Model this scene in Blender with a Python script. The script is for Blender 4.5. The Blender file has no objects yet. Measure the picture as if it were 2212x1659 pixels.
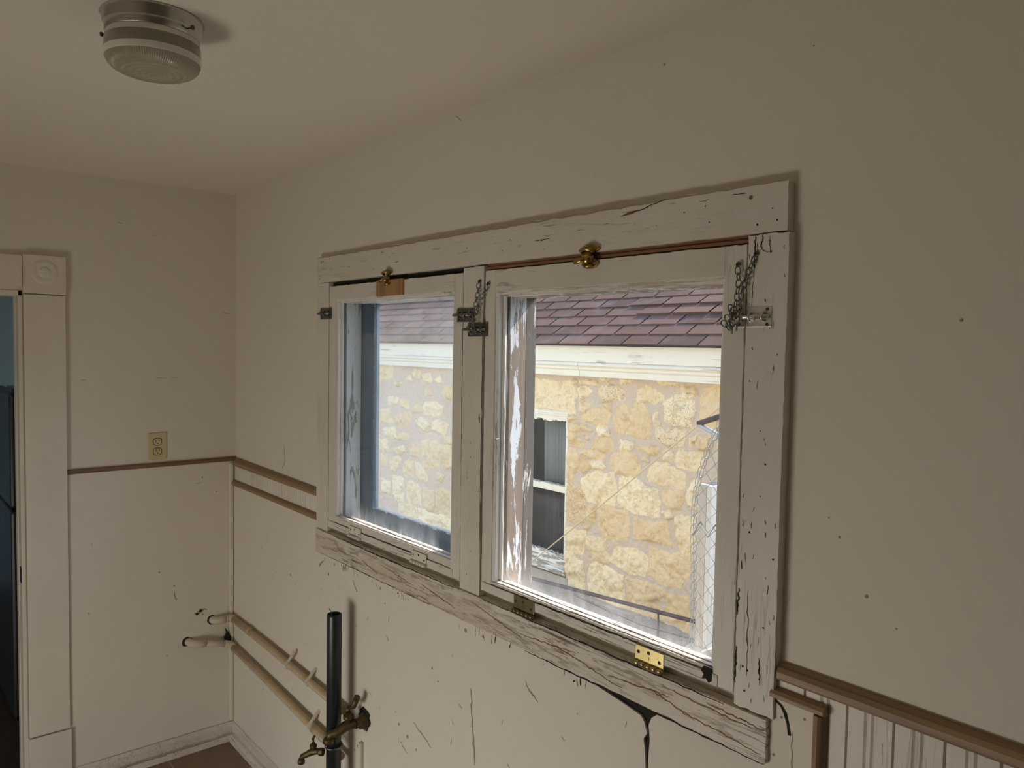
import bpy, bmesh, math, random
import numpy as np
from mathutils import Vector, Matrix
random.seed(7); RNG = np.random.default_rng(11)
S = bpy.context.scene
C = S.collection

# ---------------------------------------------------------------- camera
cam_d = bpy.data.cameras.new('camera'); cam = bpy.data.objects.new('camera', cam_d); C.objects.link(cam)
rt = Vector((0.6438, 0.7650, 0.0169)); up = Vector((-0.0489, 0.0191, 0.9986)); fw = rt.cross(up) * -1
fw = up.cross(rt); up = rt.cross(fw)
cam.matrix_world = Matrix(((rt.x, up.x, -fw.x, 3.432), (rt.y, up.y, -fw.y, -1.2727), (rt.z, up.z, -fw.z, 1.808), (0, 0, 0, 1)))
cam_d.sensor_width = 36.0; cam_d.lens = 1661 / 2212 * 36.0; cam_d.clip_start = 0.02; cam_d.clip_end = 200
S.camera = cam

# ---------------------------------------------------------------- light
SUN_DIR = Vector((-0.25, -1.0, -0.97)).normalized()          # the way the sunlight travels
w = bpy.data.worlds.new('sky'); S.world = w; w.use_nodes = True
nt = w.node_tree; nt.nodes.clear()
wo = nt.nodes.new('ShaderNodeOutputWorld'); bg = nt.nodes.new('ShaderNodeBackground'); sk = nt.nodes.new('ShaderNodeTexSky')
sk.sky_type = 'NISHITA'; sk.sun_disc = False; sk.sun_elevation = math.asin(-SUN_DIR.z); sk.sun_rotation = math.atan2(-SUN_DIR.x, -SUN_DIR.y)
sk.air_density = 1.0; sk.dust_density = 1.5; sk.ozone_density = 1.0
bg.inputs['Strength'].default_value = 0.62
nt.links.new(sk.outputs[0], bg.inputs[0]); nt.links.new(bg.outputs[0], wo.inputs[0])
sun_d = bpy.data.lights.new('sun', 'SUN'); sun_d.energy = 9.0; sun_d.angle = math.radians(0.6); sun_d.color = (1.0, 0.93, 0.82)
sun = bpy.data.objects.new('sun', sun_d); C.objects.link(sun); sun.location = (3, 8, 8)
sun.rotation_euler = SUN_DIR.to_track_quat('-Z', 'Y').to_euler()
# added fill light, set in an added low window of the opposite wall
ar_d = bpy.data.lights.new('low_fill_light', 'AREA'); ar_d.shape = 'RECTANGLE'; ar_d.size = 1.15; ar_d.size_y = 0.56
ar_d.energy = 22.5; ar_d.color = (1.0, 0.965, 0.875)
ar = bpy.data.objects.new('low_fill_light', ar_d); C.objects.link(ar); ar.location = (1.60, -2.25, 0.34); ar.rotation_euler = (math.radians(112), 0, math.radians(0))
S.view_settings.view_transform = 'Standard'; S.view_settings.look = 'None'; S.view_settings.exposure = 0.0; S.view_settings.gamma = 1.0
S.view_settings.use_curve_mapping = False
S.cycles.use_denoising = True
S.cycles.max_bounces = 10; S.cycles.diffuse_bounces = 6; S.cycles.transparent_max_bounces = 16
S.cycles.sample_clamp_indirect = 6.0

# ---------------------------------------------------------------- material helpers
class NT:
    def __init__(s, name):
        s.m = bpy.data.materials.new(name); s.m.use_nodes = True; s.t = s.m.node_tree; s.t.nodes.clear()
        s.out = s.t.nodes.new('ShaderNodeOutputMaterial'); s.co = None
    def n(s, typ, ins=None, **kw):
        nd = s.t.nodes.new(typ)
        for k, v in kw.items(): setattr(nd, k, v)
        for k, v in (ins or {}).items():
            if isinstance(v, bpy.types.NodeSocket): s.t.links.new(v, nd.inputs[k])
            else: nd.inputs[k].default_value = v
        return nd
    def coord(s, scale=(1, 1, 1), loc=(0, 0, 0), rot=(0, 0, 0)):
        if s.co is None: s.co = s.n('ShaderNodeTexCoord').outputs['Object']
        return s.n('ShaderNodeMapping', {'Vector': s.co, 'Scale': scale, 'Location': loc, 'Rotation': rot}).outputs[0]
    def noise(s, scale, detail=4, rough=.55, vec=(1, 1, 1), loc=(0, 0, 0), dist=0.0):
        return s.n('ShaderNodeTexNoise', {'Vector': s.coord(vec, loc), 'Scale': scale, 'Detail': detail, 'Roughness': rough, 'Distortion': dist}).outputs['Fac']
    def voro(s, scale, vec=(1, 1, 1), feature='F1', loc=(0, 0, 0), rand=1.0):
        return s.n('ShaderNodeTexVoronoi', {'Vector': s.coord(vec, loc), 'Scale': scale, 'Randomness': rand}, feature=feature).outputs['Distance']
    def step(s, v, a, b):           # 0 below a, 1 above b
        return s.n('ShaderNodeMapRange', {'Value': v, 'From Min': a, 'From Max': b, 'To Min': 0.0, 'To Max': 1.0}, clamp=True).outputs[0]
    def rng(s, v, a, b, c, d):
        return s.n('ShaderNodeMapRange', {'Value': v, 'From Min': a, 'From Max': b, 'To Min': c, 'To Max': d}, clamp=True).outputs[0]
    def math(s, op, a, b=0.0):
        nd = s.n('ShaderNodeMath', operation=op)
        for i, v in enumerate((a, b)):
            if isinstance(v, bpy.types.NodeSocket): s.t.links.new(v, nd.inputs[i])
            else: nd.inputs[i].default_value = v
        return nd.outputs[0]
    def mix(s, f, a, b):
        nd = s.n('ShaderNodeMix', data_type='RGBA')
        for i, v in ((0, f), (6, a), (7, b)):
            if isinstance(v, bpy.types.NodeSocket): s.t.links.new(v, nd.inputs[i])
            else: nd.inputs[i].default_value = v if i == 0 else (*v, 1) if len(v) == 3 else v
        return nd.outputs[2]
    def bump(s, h, strength=.3, dist=.002, base=None):
        ins = {'Height': h, 'Strength': strength, 'Distance': dist}
        if base is not None: ins['Normal'] = base
        return s.n('ShaderNodeBump', ins).outputs[0]
    def surf(s, color, rough=.5, metal=0.0, bump=None, spec=None, **kw):
        ins = {'Base Color': color if isinstance(color, bpy.types.NodeSocket) else (*color, 1), 'Roughness': rough, 'Metallic': metal}
        if bump is not None: ins['Normal'] = bump
        if spec is not None: ins['Specular IOR Level'] = spec
        ins.update(kw)
        b = s.n('ShaderNodeBsdfPrincipled', ins)
        s.t.links.new(b.outputs[0], s.out.inputs[0]); return s.m
    def shader(s, sh): s.t.links.new(sh, s.out.inputs[0]); return s.m

def plain(name, col, rough=.5, metal=0.0, nscale=0, namp=.08, bump=.1):
    t = NT(name)
    if nscale:
        f = t.noise(nscale, 4); d = tuple(c * (1 - namp * 2) for c in col)
        return t.surf(t.mix(f, d, tuple(min(1, c * (1 + namp)) for c in col)), rough, metal, t.bump(f, bump, .001))
    return t.surf(col, rough, metal)

def wall_paint(name, col, spots=.0):
    t = NT(name)
    big = t.noise(1.7, 3); fine = t.noise(260, 2); sm = t.noise(22, 3)
    c = t.mix(t.rng(big, .3, .7, 0, 1), tuple(x * .965 for x in col), col)
    dirt = t.step(t.noise(9, 5, .6, loc=(4, 2, 1)), .70, .80)
    c = t.mix(t.math('MULTIPLY', dirt, .22 + spots), c, (.36, .27, .18))
    b = t.bump(fine, .25, .0006, t.bump(sm, .35, .0012))
    return t.surf(c, .62, 0, b, .35)

def worn_paint(name, axis, wear, col=(.74, .70, .62), under=(.20, .135, .085)):
    """old paint over wood: cracks run along the grain, chips show the bare wood"""
    t = NT(name)
    lo, hi = (2.6, 42)
    v = {'x': (lo, hi, hi), 'z': (hi, hi, lo)}[axis]
    vf = {'x': (14, 95, 95), 'z': (95, 95, 14)}[axis]
    v2 = {'x': (.35, 1, 1), 'z': (1, 1, .35)}[axis]
    grain = t.math('ADD', t.math('MULTIPLY', t.noise(1, 6, .62, v), .35), t.math('MULTIPLY', t.noise(1, 7, .72, vf), .65))
    patch = t.noise(7, 3, .5, v2)
    crack = t.math('ABSOLUTE', t.math('SUBTRACT', t.noise(1.0, 5, .6, tuple(q * .7 for q in v), (3, 1, 5), .4), .5))
    cr = t.math('MULTIPLY', t.rng(crack, .0, .010 + .006 * wear, 1, 0), t.step(patch, .50 - .08 * wear, .62)); cr = t.math('MULTIPLY', cr, max(0.0, min(1.0, .35 + .5 * wear)))
    chips = t.math('MULTIPLY', t.step(grain, .60 - .045 * wear, .63 - .04 * wear), t.step(patch, .46 - .12 * wear, .60))
    dots = t.rng(t.voro(26, v2), .012, .022, 1, 0)
    dots = t.math('MULTIPLY', dots, t.step(t.noise(5, 2, .5, loc=(9, 9, 9)), .45, .55))
    stain = t.math('MULTIPLY', t.step(t.noise(6, 4, .6, v2, (7, 7, 7)), .46, .75), .25 + .28 * wear)
    c = t.mix(t.rng(t.noise(3, 3), .3, .7, 0, 1), tuple(x * .93 for x in col), col)
    c = t.mix(stain, c, (.50, .39, .27))
    c = t.mix(t.math('MULTIPLY', chips, max(0.0, .40 + .22 * wear)), c, under)
    c = t.mix(t.math('MULTIPLY', cr, .75), c, (.07, .045, .03))
    c = t.mix(t.math('MULTIPLY', dots, .75 if wear > 0 else .2), c, (.05, .035, .025))
    h = t.math('SUBTRACT', t.math('MULTIPLY', grain, .25), t.math('ADD', t.math('ADD', chips, cr), dots))
    return t.surf(c, .45, 0, t.bump(h, .5, .0014, t.bump(t.noise(60, 3), .25, .001)), .45)

def bare_wood(name, axis, a, b, rough=.5):
    t = NT(name)
    v = {'x': (1.2, 45, 45), 'z': (45, 45, 1.2), 'y': (45, 1.2, 45)}[axis]
    g = t.noise(1, 5, .6, v, dist=1.2)
    k = t.step(t.noise(1, 3, .5, tuple(q * .5 for q in v), (5, 5, 5), 2.0), .5, .62)
    c = t.mix(g, a, b); c = t.mix(t.math('MULTIPLY', k, .45), c, tuple(q * .45 for q in a))
    return t.surf(c, rough, 0, t.bump(g, .3, .001))

M = {}
M['wall'] = wall_paint('wall_paint', (.75, .70, .605))
M['ceiling'] = wall_paint('ceiling_paint', (.76, .705, .615))
M['panel'] = wall_paint('panel_paint', (.77, .715, .625), .15)
M['trim'] = worn_paint('trim_paint_plain', 'z', -.6, (.77, .71, .615))
M['trim_x'] = worn_paint('trim_paint_horizontal', 'x', .15)
M['trim_z'] = worn_paint('trim_paint_vertical', 'z', .15)
M['sash_x'] = worn_paint('sash_paint_horizontal', 'x', .45)
M['sash_z'] = worn_paint('sash_paint_vertical', 'z', .1)
M['worn_x'] = worn_paint('worn_apron_paint', 'x', 1.7, (.71, .65, .56))
M['base'] = worn_paint('baseboard_paint', 'x', .7, (.74, .68, .59), (.33, .22, .12))
M['bead'] = worn_paint('beadboard_paint', 'z', .0, (.76, .71, .63))
M['putty'] = worn_paint('glazing_bead_paint', 'x', 1.5, (.80, .77, .70), (.35, .22, .10))
M['putty_z'] = worn_paint('glazing_bead_paint_vertical', 'z', .6, (.78, .77, .74), (.35, .26, .16))
M['rail'] = bare_wood('brown_rail_wood', 'x', (.27, .165, .088), (.39, .255, .145), .5)
M['rail_z'] = bare_wood('brown_rail_wood_vertical', 'z', (.20, .115, .060), (.34, .21, .11), .5)
M['rail_y'] = bare_wood('brown_rail_wood_side', 'y', (.16, .085, .045), (.26, .15, .085), .45)
M['raw'] = bare_wood('raw_edge_wood', 'x', (.16, .07, .03), (.33, .16, .075), .7)
M['ply'] = bare_wood('plywood_shim', 'z', (.36, .19, .08), (.52, .30, .13), .6)
M['gap'] = plain('dark_gap', (.018, .014, .011), .9)
M['scuff'] = plain('brown_scuff', (.34, .27, .19), .8)
M['brass'] = plain('aged_brass', (.46, .33, .11), .28, 1.0, 60, .2, .05)
M['brass_bright'] = plain('bright_brass', (.68, .56, .27), .36, 1.0, 60, .08, .05)
M['brass_dull'] = plain('dull_brass', (.30, .25, .14), .38, 1.0, 60, .15, .05)
M['bronze'] = plain('tarnished_faucet_brass', (.15, .105, .05), .5, .75, 70, .35, .2)
M['zinc'] = plain('zinc_plated_steel', (.78, .77, .74), .38, 1.0, 80, .15, .05)
M['zinc_dark'] = plain('dark_plated_steel', (.26, .255, .24), .38, 1.0, 80, .15, .05)
M['chrome'] = plain('chrome', (.56, .55, .53), .27, 1.0)
M['screw'] = plain('screw_metal', (.12, .10, .08), .45, .8)
M['ivory'] = plain('ivory_plastic', (.60, .52, .29), .35)
M['slot'] = plain('dark_slot', (.02, .018, .015), .6)
M['iron'] = plain('rusty_iron', (.075, .045, .045), .6, .3, 60, .3, .2)
M['wire'] = plain('galvanised_wire', (.23, .25, .26), .45, .7)
M['cable'] = plain('tan_cable', (.62, .48, .26), .6)
M['siding'] = plain('white_siding', (.78, .76, .70), .6, 0, 14, .05, .2)
M['cream'] = None
def black_pipe():
    t = NT('black_drain_plastic')
    f = t.noise(14, 6, .7, (1, 1, .35)); mk = t.step(f, .60, .64); zz = t.n('ShaderNodeSeparateXYZ', {0: t.coord()}).outputs[2]
    mk = t.math('MULTIPLY', mk, t.rng(zz, .45, .95, 1.0, .1))
    c = t.mix(t.math('MULTIPLY', mk, .5), t.mix(t.noise(40, 3), (.008, .011, .015), (.02, .026, .033)), (.42, .44, .45))
    return t.surf(c, t.rng(f, .3, .7, .22, .5), 0, t.bump(f, .15, .001))
M['black'] = black_pipe()
def pvc():
    t = NT('painted_supply_pipe')
    f = t.noise(18, 4, .6); tp = t.n('ShaderNodeSeparateXYZ', {0: t.n('ShaderNodeNewGeometry').outputs['Normal']}).outputs[2]
    c = t.mix(t.rng(f, .35, .7, 0, 1), (.50, .37, .235), (.60, .48, .34))
    return t.surf(c, .5, 0, t.bump(f, .2, .001))
M['pvc'] = pvc()
M['pvc_white'] = plain('painted_pipe_fitting', (.68, .60, .49), .45, 0, 30, .08, .2)
def floor_tile():
    t = NT('brown_vinyl_tile')
    v = t.coord((3.28, 3.28, 3.28), rot=(0, 0, 0))
    br = t.n('ShaderNodeTexBrick', {'Vector': v, 'Scale': 1.0, 'Mortar Size': .010, 'Brick Width': 1.0, 'Row Height': 1.0, 'Color1': (1, 1, 1, 1), 'Color2': (.8, .8, .8, 1), 'Mortar': (0, 0, 0, 1)}, offset=0.0)
    g = t.noise(9, 6, .65, (1, 2.4, 1)); g2 = t.noise(40, 4)
    c = t.mix(g, (.15, .092, .055), (.28, .185, .12)); c = t.mix(t.math('MULTIPLY', g2, .3), c, (.30, .21, .14))
    c = t.mix(br.outputs['Fac'], c, (.42, .32, .23))
    return t.surf(c, .45, 0, t.bump(g2, .1, .001))
M['floor'] = floor_tile()
def glass(name, haze, zlo=None, tint=(.97, .98, .98), hcol=(.85, .88, .92)):
    t = NT(name)
    tr = t.n('ShaderNodeBsdfTransparent', {'Color': (*tint, 1)}).outputs[0]
    gl = t.n('ShaderNodeBsdfGlossy', {'Roughness': .02}).outputs[0]
    fc = t.n('ShaderNodeLayerWeight', {'Blend': .5}).outputs['Facing']
    fr = t.math('ADD', t.math('MULTIPLY', t.math('POWER', fc, 5.0), .90), .05)
    a = t.n('ShaderNodeMixShader', {0: t.math('MULTIPLY', fr, .9), 1: tr, 2: gl}).outputs[0]
    df = t.n('ShaderNodeBsdfDiffuse', {'Color': (*hcol, 1)}).outputs[0]
    tl = t.n('ShaderNodeBsdfTranslucent', {'Color': (*hcol, 1)}).outputs[0]
    hz = t.n('ShaderNodeMixShader', {0: .35, 1: df, 2: tl}).outputs[0]
    n1 = t.noise(7, 5, .6); n2 = t.rng(t.voro(55), .02, .05, 1, 0)
    f = t.rng(n1, .3, .75, haze * .55, haze * 1.5)
    f = t.math('ADD', f, t.math('MULTIPLY', t.math('MULTIPLY', n2, t.step(t.noise(30, 2), .5, .6)), .35))
    if zlo:
        zz = t.n('ShaderNodeSeparateXYZ', {0: t.coord()}).outputs[2]
        zz = t.math('ADD', zz, t.rng(t.noise(14, 4, .6, (1, 1, .3)), .3, .7, -.02, .02))
        e = t.rng(zz, zlo, zlo + .09, 1, 0); e = t.math('MULTIPLY', t.math('MULTIPLY', t.math('MULTIPLY', e, e), t.rng(t.noise(50, 5, .7, (1, 1, .4)), .35, .65, .5, 1.3)), .26)
        f = t.math('ADD', f, e)
    return t.shader(t.n('ShaderNodeMixShader', {0: f, 1: a, 2: hz}).outputs[0])
M['near'] = wall_paint('near_wall_darkened', (.22, .18, .14))  # unseen wall coloured dark so less light bounces onto the right side
M['glass_r'] = glass('dusty_window_glass', .020, 1.195)
M['glass_l'] = glass('hazy_window_glass', .035, 1.215)
M['glass_storm'] = glass('hazy_storm_glass', .16, None, (.90, .92, .95))
M['glass_n'] = glass('far_window_glass', .02)
def cream():
    t = NT('sunworn_cream_paint')
    g = t.noise(1, 5, .6, (1.6, 30, 30)); p = t.noise(3.0, 3, loc=(2, 0, 0))
    c = t.mix(t.math('MULTIPLY', t.step(g, .57, .66), t.step(p, .48, .6)), (.80, .715, .555), (.42, .33, .24))
    return t.surf(c, .6, 0, t.bump(g, .4, .002))
M['cream'] = cream()
def peel(name, paint, woodc, amt, axis='z'):
    t = NT(name)
    v = {'z': (38, 38, 6), 'x': (6, 38, 38)}[axis]; vg = {'z': (90, 90, 3), 'x': (3, 90, 90)}[axis]
    p = t.noise(1, 6, .68, v, dist=.5); g = t.noise(1, 5, .6, vg)
    m = t.step(p, amt, amt + .03)
    wd = t.mix(g, tuple(q * .5 for q in woodc), tuple(min(1, q * 1.35) for q in woodc))
    c = t.mix(m, wd, paint)
    return t.surf(c, .65, 0, t.bump(t.math('ADD', m, t.math('MULTIPLY', g, .3)), .8, .003))
M['peel'] = peel('peeling_white_jamb', (.60, .64, .70), (.23, .18, .14), .525)
M['stop'] = peel('weathered_outer_stop', (.60, .60, .58), (.12, .105, .09), .56)
M['peel_l'] = peel('worn_pale_jamb', (.62, .67, .70), (.30, .32, .30), .40)
M['peel_x'] = peel('peeling_sill', (.80, .76, .66), (.38, .31, .24), .47, 'x')
M['storm'] = plain('dark_blue_frame_paint', (.025, .080, .135), .45, 0, 20, .2, .2)
def stone():
    t = NT('rubble_limestone')
    at = t.n('ShaderNodeAttribute', attribute_name='stone'); tint = t.n('ShaderNodeAttribute', attribute_name='tint').outputs['Color']
    f = t.math('ADD', at.outputs['Fac'], t.rng(t.noise(70, 4, .6), .3, .7, -.18, .18))
    m = t.step(f, .42, .52)
    sep = t.n('ShaderNodeSeparateColor', {0: tint})
    base = t.mix(sep.outputs[0], (.74, .52, .27), (.93, .77, .49))
    base = t.mix(t.math('MULTIPLY', t.step(t.noise(13, 6, .7, dist=1.0), .50, .66), .6), base, (.62, .38, .17))
    base = t.mix(t.math('MULTIPLY', t.step(t.noise(34, 5, .7, dist=.8, loc=(3, 3, 3)), .55, .66), .45), base, (.50, .31, .15))
    speck = t.step(t.noise(90, 4, .8), .52, .62)
    base = t.mix(t.math('MULTIPLY', speck, t.math('MULTIPLY', sep.outputs[1], .75)), base, (.27, .23, .20))
    mort = t.mix(t.noise(55, 4, .7), (.56, .43, .305), (.76, .60, .45))
    mort = t.mix(t.math('MULTIPLY', t.rng(t.voro(120), .12, .3, 1, 0), .3), mort, (.28, .24, .21))
    edge = t.math('MULTIPLY', t.rng(t.math('ABSOLUTE', t.math('SUBTRACT', f, .40)), 0, .07, 1, 0), t.step(t.noise(13, 3), .48, .58))
    c = t.mix(m, mort, base); c = t.mix(t.math('MULTIPLY', edge, .5), c, (.22, .15, .09))
    b = t.bump(t.noise(60, 6, .75), .8, .008, t.bump(t.n('ShaderNodeTexVoronoi', {'Vector': t.coord(), 'Scale': 22.0}, feature='F1').outputs['Distance'], .35, .01))
    return t.surf(c, .85, 0, b, .2)
M['stone'] = stone()
def shingle():
    t = NT('brown_asphalt_shingle')
    a = t.noise(190, 4, .85); b = t.noise(5.5, 4, .6); at = t.n('ShaderNodeAttribute', attribute_name='tint').outputs['Fac']
    c = t.mix(at, (.070, .036, .024), (.145, .078, .054)); c = t.mix(t.math('MULTIPLY', t.step(b, .5, .7), .45), c, (.17, .14, .14))
    c = t.mix(t.math('MULTIPLY', t.step(a, .52, .68), .5), c, (.32, .22, .175)); c = t.mix(t.math('MULTIPLY', t.rng(a, .36, .46, 1, 0), .6), c, (.07, .045, .045))
    return t.surf(c, .9, 0, t.bump(a, .5, .003), .2)
M['shingle'] = shingle()
def cloth():
    t = NT('grey_curtain'); f = t.noise(60, 3)
    return t.surf(t.mix(f, (.17, .175, .16), (.23, .235, .215)), .9)
M['cloth'] = cloth()
M['cloth_dark'] = plain('dark_curtain', (.045, .045, .045), .9, 0, 12, .3)
def gravel():
    t = NT('grey_rubble_ground'); f = t.noise(30, 6, .75); v = t.voro(70)
    c = t.mix(f, (.12, .10, .08), (.44, .37, .29)); c = t.mix(t.rng(v, .1, .35, .6, 0), c, (.62, .57, .50))
    return t.surf(c, .9, 0, t.bump(f, .8, .01))
M['gravel'] = gravel()
M['concrete'] = plain('weathered_concrete', (.42, .37, .30), .85, 0, 9, .2, .5)
M['post_shaded'] = peel('weathered_shaded_post', (.62, .60, .56), (.40, .37, .33), .62)  # grey front of the post: its shade is put into the colour
M['post_sunlit'] = peel('painted_sunlit_post', (.46, .455, .43), (.33, .30, .27), .36)  # paler copy for the sunlit side of the same post
M['post_cap'] = plain('dark_post_top', (.06, .06, .065), .7)
M['galv'] = plain('galvanised_tube', (.42, .44, .46), .4, .6)
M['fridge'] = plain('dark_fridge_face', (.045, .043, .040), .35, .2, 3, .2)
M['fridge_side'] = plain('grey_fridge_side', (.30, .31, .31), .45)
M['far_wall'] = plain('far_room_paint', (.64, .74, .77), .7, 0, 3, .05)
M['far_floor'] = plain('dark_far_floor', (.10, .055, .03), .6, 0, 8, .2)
M['shade_white'] = plain('white_glass_band', (.72, .69, .62), .3)
M['shade_smoke'] = plain('smoky_clear_glass', (.30, .28, .20), .12, 0, 9, .25, .02)
def frosted():
    t = NT('ribbed_frosted_glass')
    o = t.n('ShaderNodeTexCoord').outputs['Object']
    x = t.n('ShaderNodeSeparateXYZ', {0: o})
    dx = t.math('SUBTRACT', x.outputs[0], 1.746); dy = t.math('SUBTRACT', x.outputs[1], -.814)
    r = t.math('SQRT', t.math('ADD', t.math('MULTIPLY', dx, dx), t.math('MULTIPLY', dy, dy)))
    an = t.math('ARCTAN2', dy, dx)
    rib = t.math('SINE', t.math('MULTIPLY', an, 120.0)); rib = t.math('MULTIPLY', rib, t.step(r, .062, .066))
    f = t.math('ADD', t.math('MULTIPLY', rib, .5), .5)
    ring = t.math('ADD', t.math('MULTIPLY', t.math('SINE', t.math('MULTIPLY', r, 520.0)), .5), .5)
    ring = t.math('MULTIPLY', ring, t.rng(r, .062, .066, 1, 0))
    c = t.mix(t.noise(25, 3), (.40, .355, .25), (.50, .455, .34)); c = t.mix(t.math('MULTIPLY', ring, .35), c, (.27, .22, .12))
    return t.surf(c, .25, 0, t.bump(t.math('ADD', f, ring), .6, .002), .6, **{'Transmission Weight': .15})
M['frosted'] = frosted()

# ---------------------------------------------------------------- mesh helpers
class MB:
    def __init__(s): s.v = []; s.f = []; s.mi = []; s.sm = []
    def add(s, vs, fs, mi=0, sm=False):
        o = len(s.v); s.v += [tuple(p) for p in vs]; s.f += [tuple(i + o for i in f) for f in fs]; s.mi += [mi] * len(fs); s.sm += [sm] * len(fs); return s
    def box(s, x0, x1, y0, y1, z0, z1, mi=0):
        if x0 > x1: x0, x1 = x1, x0
        if y0 > y1: y0, y1 = y1, y0
        if z0 > z1: z0, z1 = z1, z0
        return s.add([(x, y, z) for z in (z0, z1) for y in (y0, y1) for x in (x0, x1)],
              [(0, 2, 3, 1), (4, 5, 7, 6), (0, 1, 5, 4), (2, 6, 7, 3), (0, 4, 6, 2), (1, 3, 7, 5)], mi)
    def prism(s, pts, axis, a, b, mi=0, sm=False):
        """2D polygon (counted as (x,z) for axis y, (y,z) for axis x, (x,y) for axis z) pushed from a to b"""
        def P(u, v, w): return {'y': (u, w, v), 'x': (w, u, v), 'z': (u, v, w)}[axis]
        n = len(pts); vs = [P(u, v, a) for u, v in pts] + [P(u, v, b) for u, v in pts]
        fs = [(i, (i + 1) % n, (i + 1) % n + n, i + n) for i in range(n)]
        s.add(vs, fs, mi, sm); o = len(s.v) - 2 * n
        s.f += [tuple(range(o, o + n))[::-1], tuple(range(o + n, o + 2 * n))]; s.mi += [mi] * 2; s.sm += [False] * 2
        return s
    def tube(s, path, r, k=12, mi=0, closed=False, caps=True):
        path = [Vector(p) for p in path]; n = len(path); rs = r if isinstance(r, (list, tuple)) else [r] * n
        rings = []; ref = None
        for i, p in enumerate(path):
            if closed: t = path[(i + 1) % n] - path[i - 1]
            else: t = path[min(i + 1, n - 1)] - path[max(i - 1, 0)]
            t.normalize()
            if ref is None: ref = Vector((0, 0, 1)) if abs(t.z) < .9 else Vector((1, 0, 0))
            u = (ref - t * ref.dot(t)).normalized(); ref = u; w_ = t.cross(u)
            rings.append([p + (u * math.cos(a) + w_ * math.sin(a)) * rs[i] for a in [2 * math.pi * j / k for j in range(k)]])
        fs = []; m = n if closed else n - 1
        for i in range(m):
            for j in range(k): fs.append((i * k + j, i * k + (j + 1) % k, ((i + 1) % n) * k + (j + 1) % k, ((i + 1) % n) * k + j))
        s.add([q for R_ in rings for q in R_], fs, mi, True)
        if caps and not closed:
            o = len(s.v) - n * k
            s.f += [tuple(range(o, o + k))[::-1], tuple(range(o + (n - 1) * k, o + n * k))]; s.mi += [mi] * 2; s.sm += [False] * 2
        return s
    def lathe(s, prof, c, axis='z', k=48, mi=0, mis=None):
        """prof: (radius, height) pairs, turned about the axis through c"""
        def P(r, h, a):
            q = {'z': (r * math.cos(a), r * math.sin(a), h), 'y': (r * math.cos(a), h, r * math.sin(a)), 'x': (h, r * math.cos(a), r * math.sin(a))}[axis]
            return (c[0] + q[0], c[1] + q[1], c[2] + q[2])
        n = len(prof); vs = [P(r, h, 2 * math.pi * j / k) for r, h in prof for j in range(k)]
        for i in range(n - 1):
            fs = [(i * k + j, i * k + (j + 1) % k, (i + 1) * k + (j + 1) % k, (i + 1) * k + j) for j in range(k)]
            if i == 0: s.add(vs, fs, mis[0] if mis else mi, True); o = len(s.v) - len(vs)
            else:
                s.f += [tuple(q + o for q in f) for f in fs]; s.mi += [mis[i] if mis else mi] * len(fs); s.sm += [True] * len(fs)
        return s
    def ribbon(s, pts, wd, axis, d, mi=0):
        """a thin flat crack: pts in the wall plane, wd width (tapering), at depth d"""
        n = len(pts); L = []; R_ = []
        for i, (u, v) in enumerate(pts):
            a = pts[max(i - 1, 0)]; b = pts[min(i + 1, n - 1)]; tx, tz = b[0] - a[0], b[1] - a[1]; l = math.hypot(tx, tz) or 1
            k = wd * (.35 + .65 * math.sin(math.pi * (i + .5) / n)) * random.uniform(.6, 1.3) / 2
            L.append((u - tz / l * k, v + tx / l * k)); R_.append((u + tz / l * k, v - tx / l * k))
        P = (lambda u, v: (u, d, v)) if axis == 'y' else (lambda u, v: (d, u, v))
        s.add([P(*q) for q in L + R_], [(i, i + 1, n + i + 1, n + i) for i in range(n - 1)], mi); return s
    def build(s, name, mats, parent=None, bevel=0, seg=2, label=None):
        me = bpy.data.meshes.new(name); me.from_pydata(s.v, [], s.f)
        for m in (mats if isinstance(mats, (list, tuple)) else [mats]): me.materials.append(M[m] if isinstance(m, str) else m)
        me.polygons.foreach_set('material_index', s.mi); me.polygons.foreach_set('use_smooth', s.sm)
        bm = bmesh.new(); bm.from_mesh(me); bmesh.ops.recalc_face_normals(bm, faces=bm.faces); bm.to_mesh(me); bm.free()
        me.update(); o = bpy.data.objects.new(name, me); C.objects.link(o)
        if parent is not None: o.parent = parent; o.matrix_parent_inverse = parent_world(parent).inverted()
        if bevel:
            b = o.modifiers.new('bevel', 'BEVEL'); b.width = bevel; b.segments = seg; b.limit_method = 'ANGLE'; b.angle_limit = math.radians(40)
        if label: o['label'] = label
        return o
def parent_world(o):
    m = Matrix.Translation(o.location)
    if o.parent is not None: m = parent_world(o.parent) @ o.matrix_parent_inverse @ m
    return m
def empty(name, loc, label=None, cat=None, group=None, kind=None, parent=None):
    o = bpy.data.objects.new(name, None); C.objects.link(o); o.location = loc; o.empty_display_size = .05
    if parent is not None: o.parent = parent; o.matrix_parent_inverse = parent_world(parent).inverted()
    return tag(o, label, cat, group, kind)
def tag(o, label=None, cat=None, group=None, kind=None):
    if label: o['label'] = label
    if cat: o['category'] = cat
    if group: o['group'] = group
    if kind: o['kind'] = kind
    return o
def struct(o, label, cat): return tag(o, label, cat, None, 'structure')
def wob(pts, amp): return [(a + random.uniform(-amp, amp), b + random.uniform(-amp, amp)) for a, b in pts]
def crackline(a, b, n=14, amp=.004):
    return [(a[0] + (b[0] - a[0]) * i / n + random.uniform(-amp, amp), a[1] + (b[1] - a[1]) * i / n + random.uniform(-amp, amp)) for i in range(n + 1)]
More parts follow.
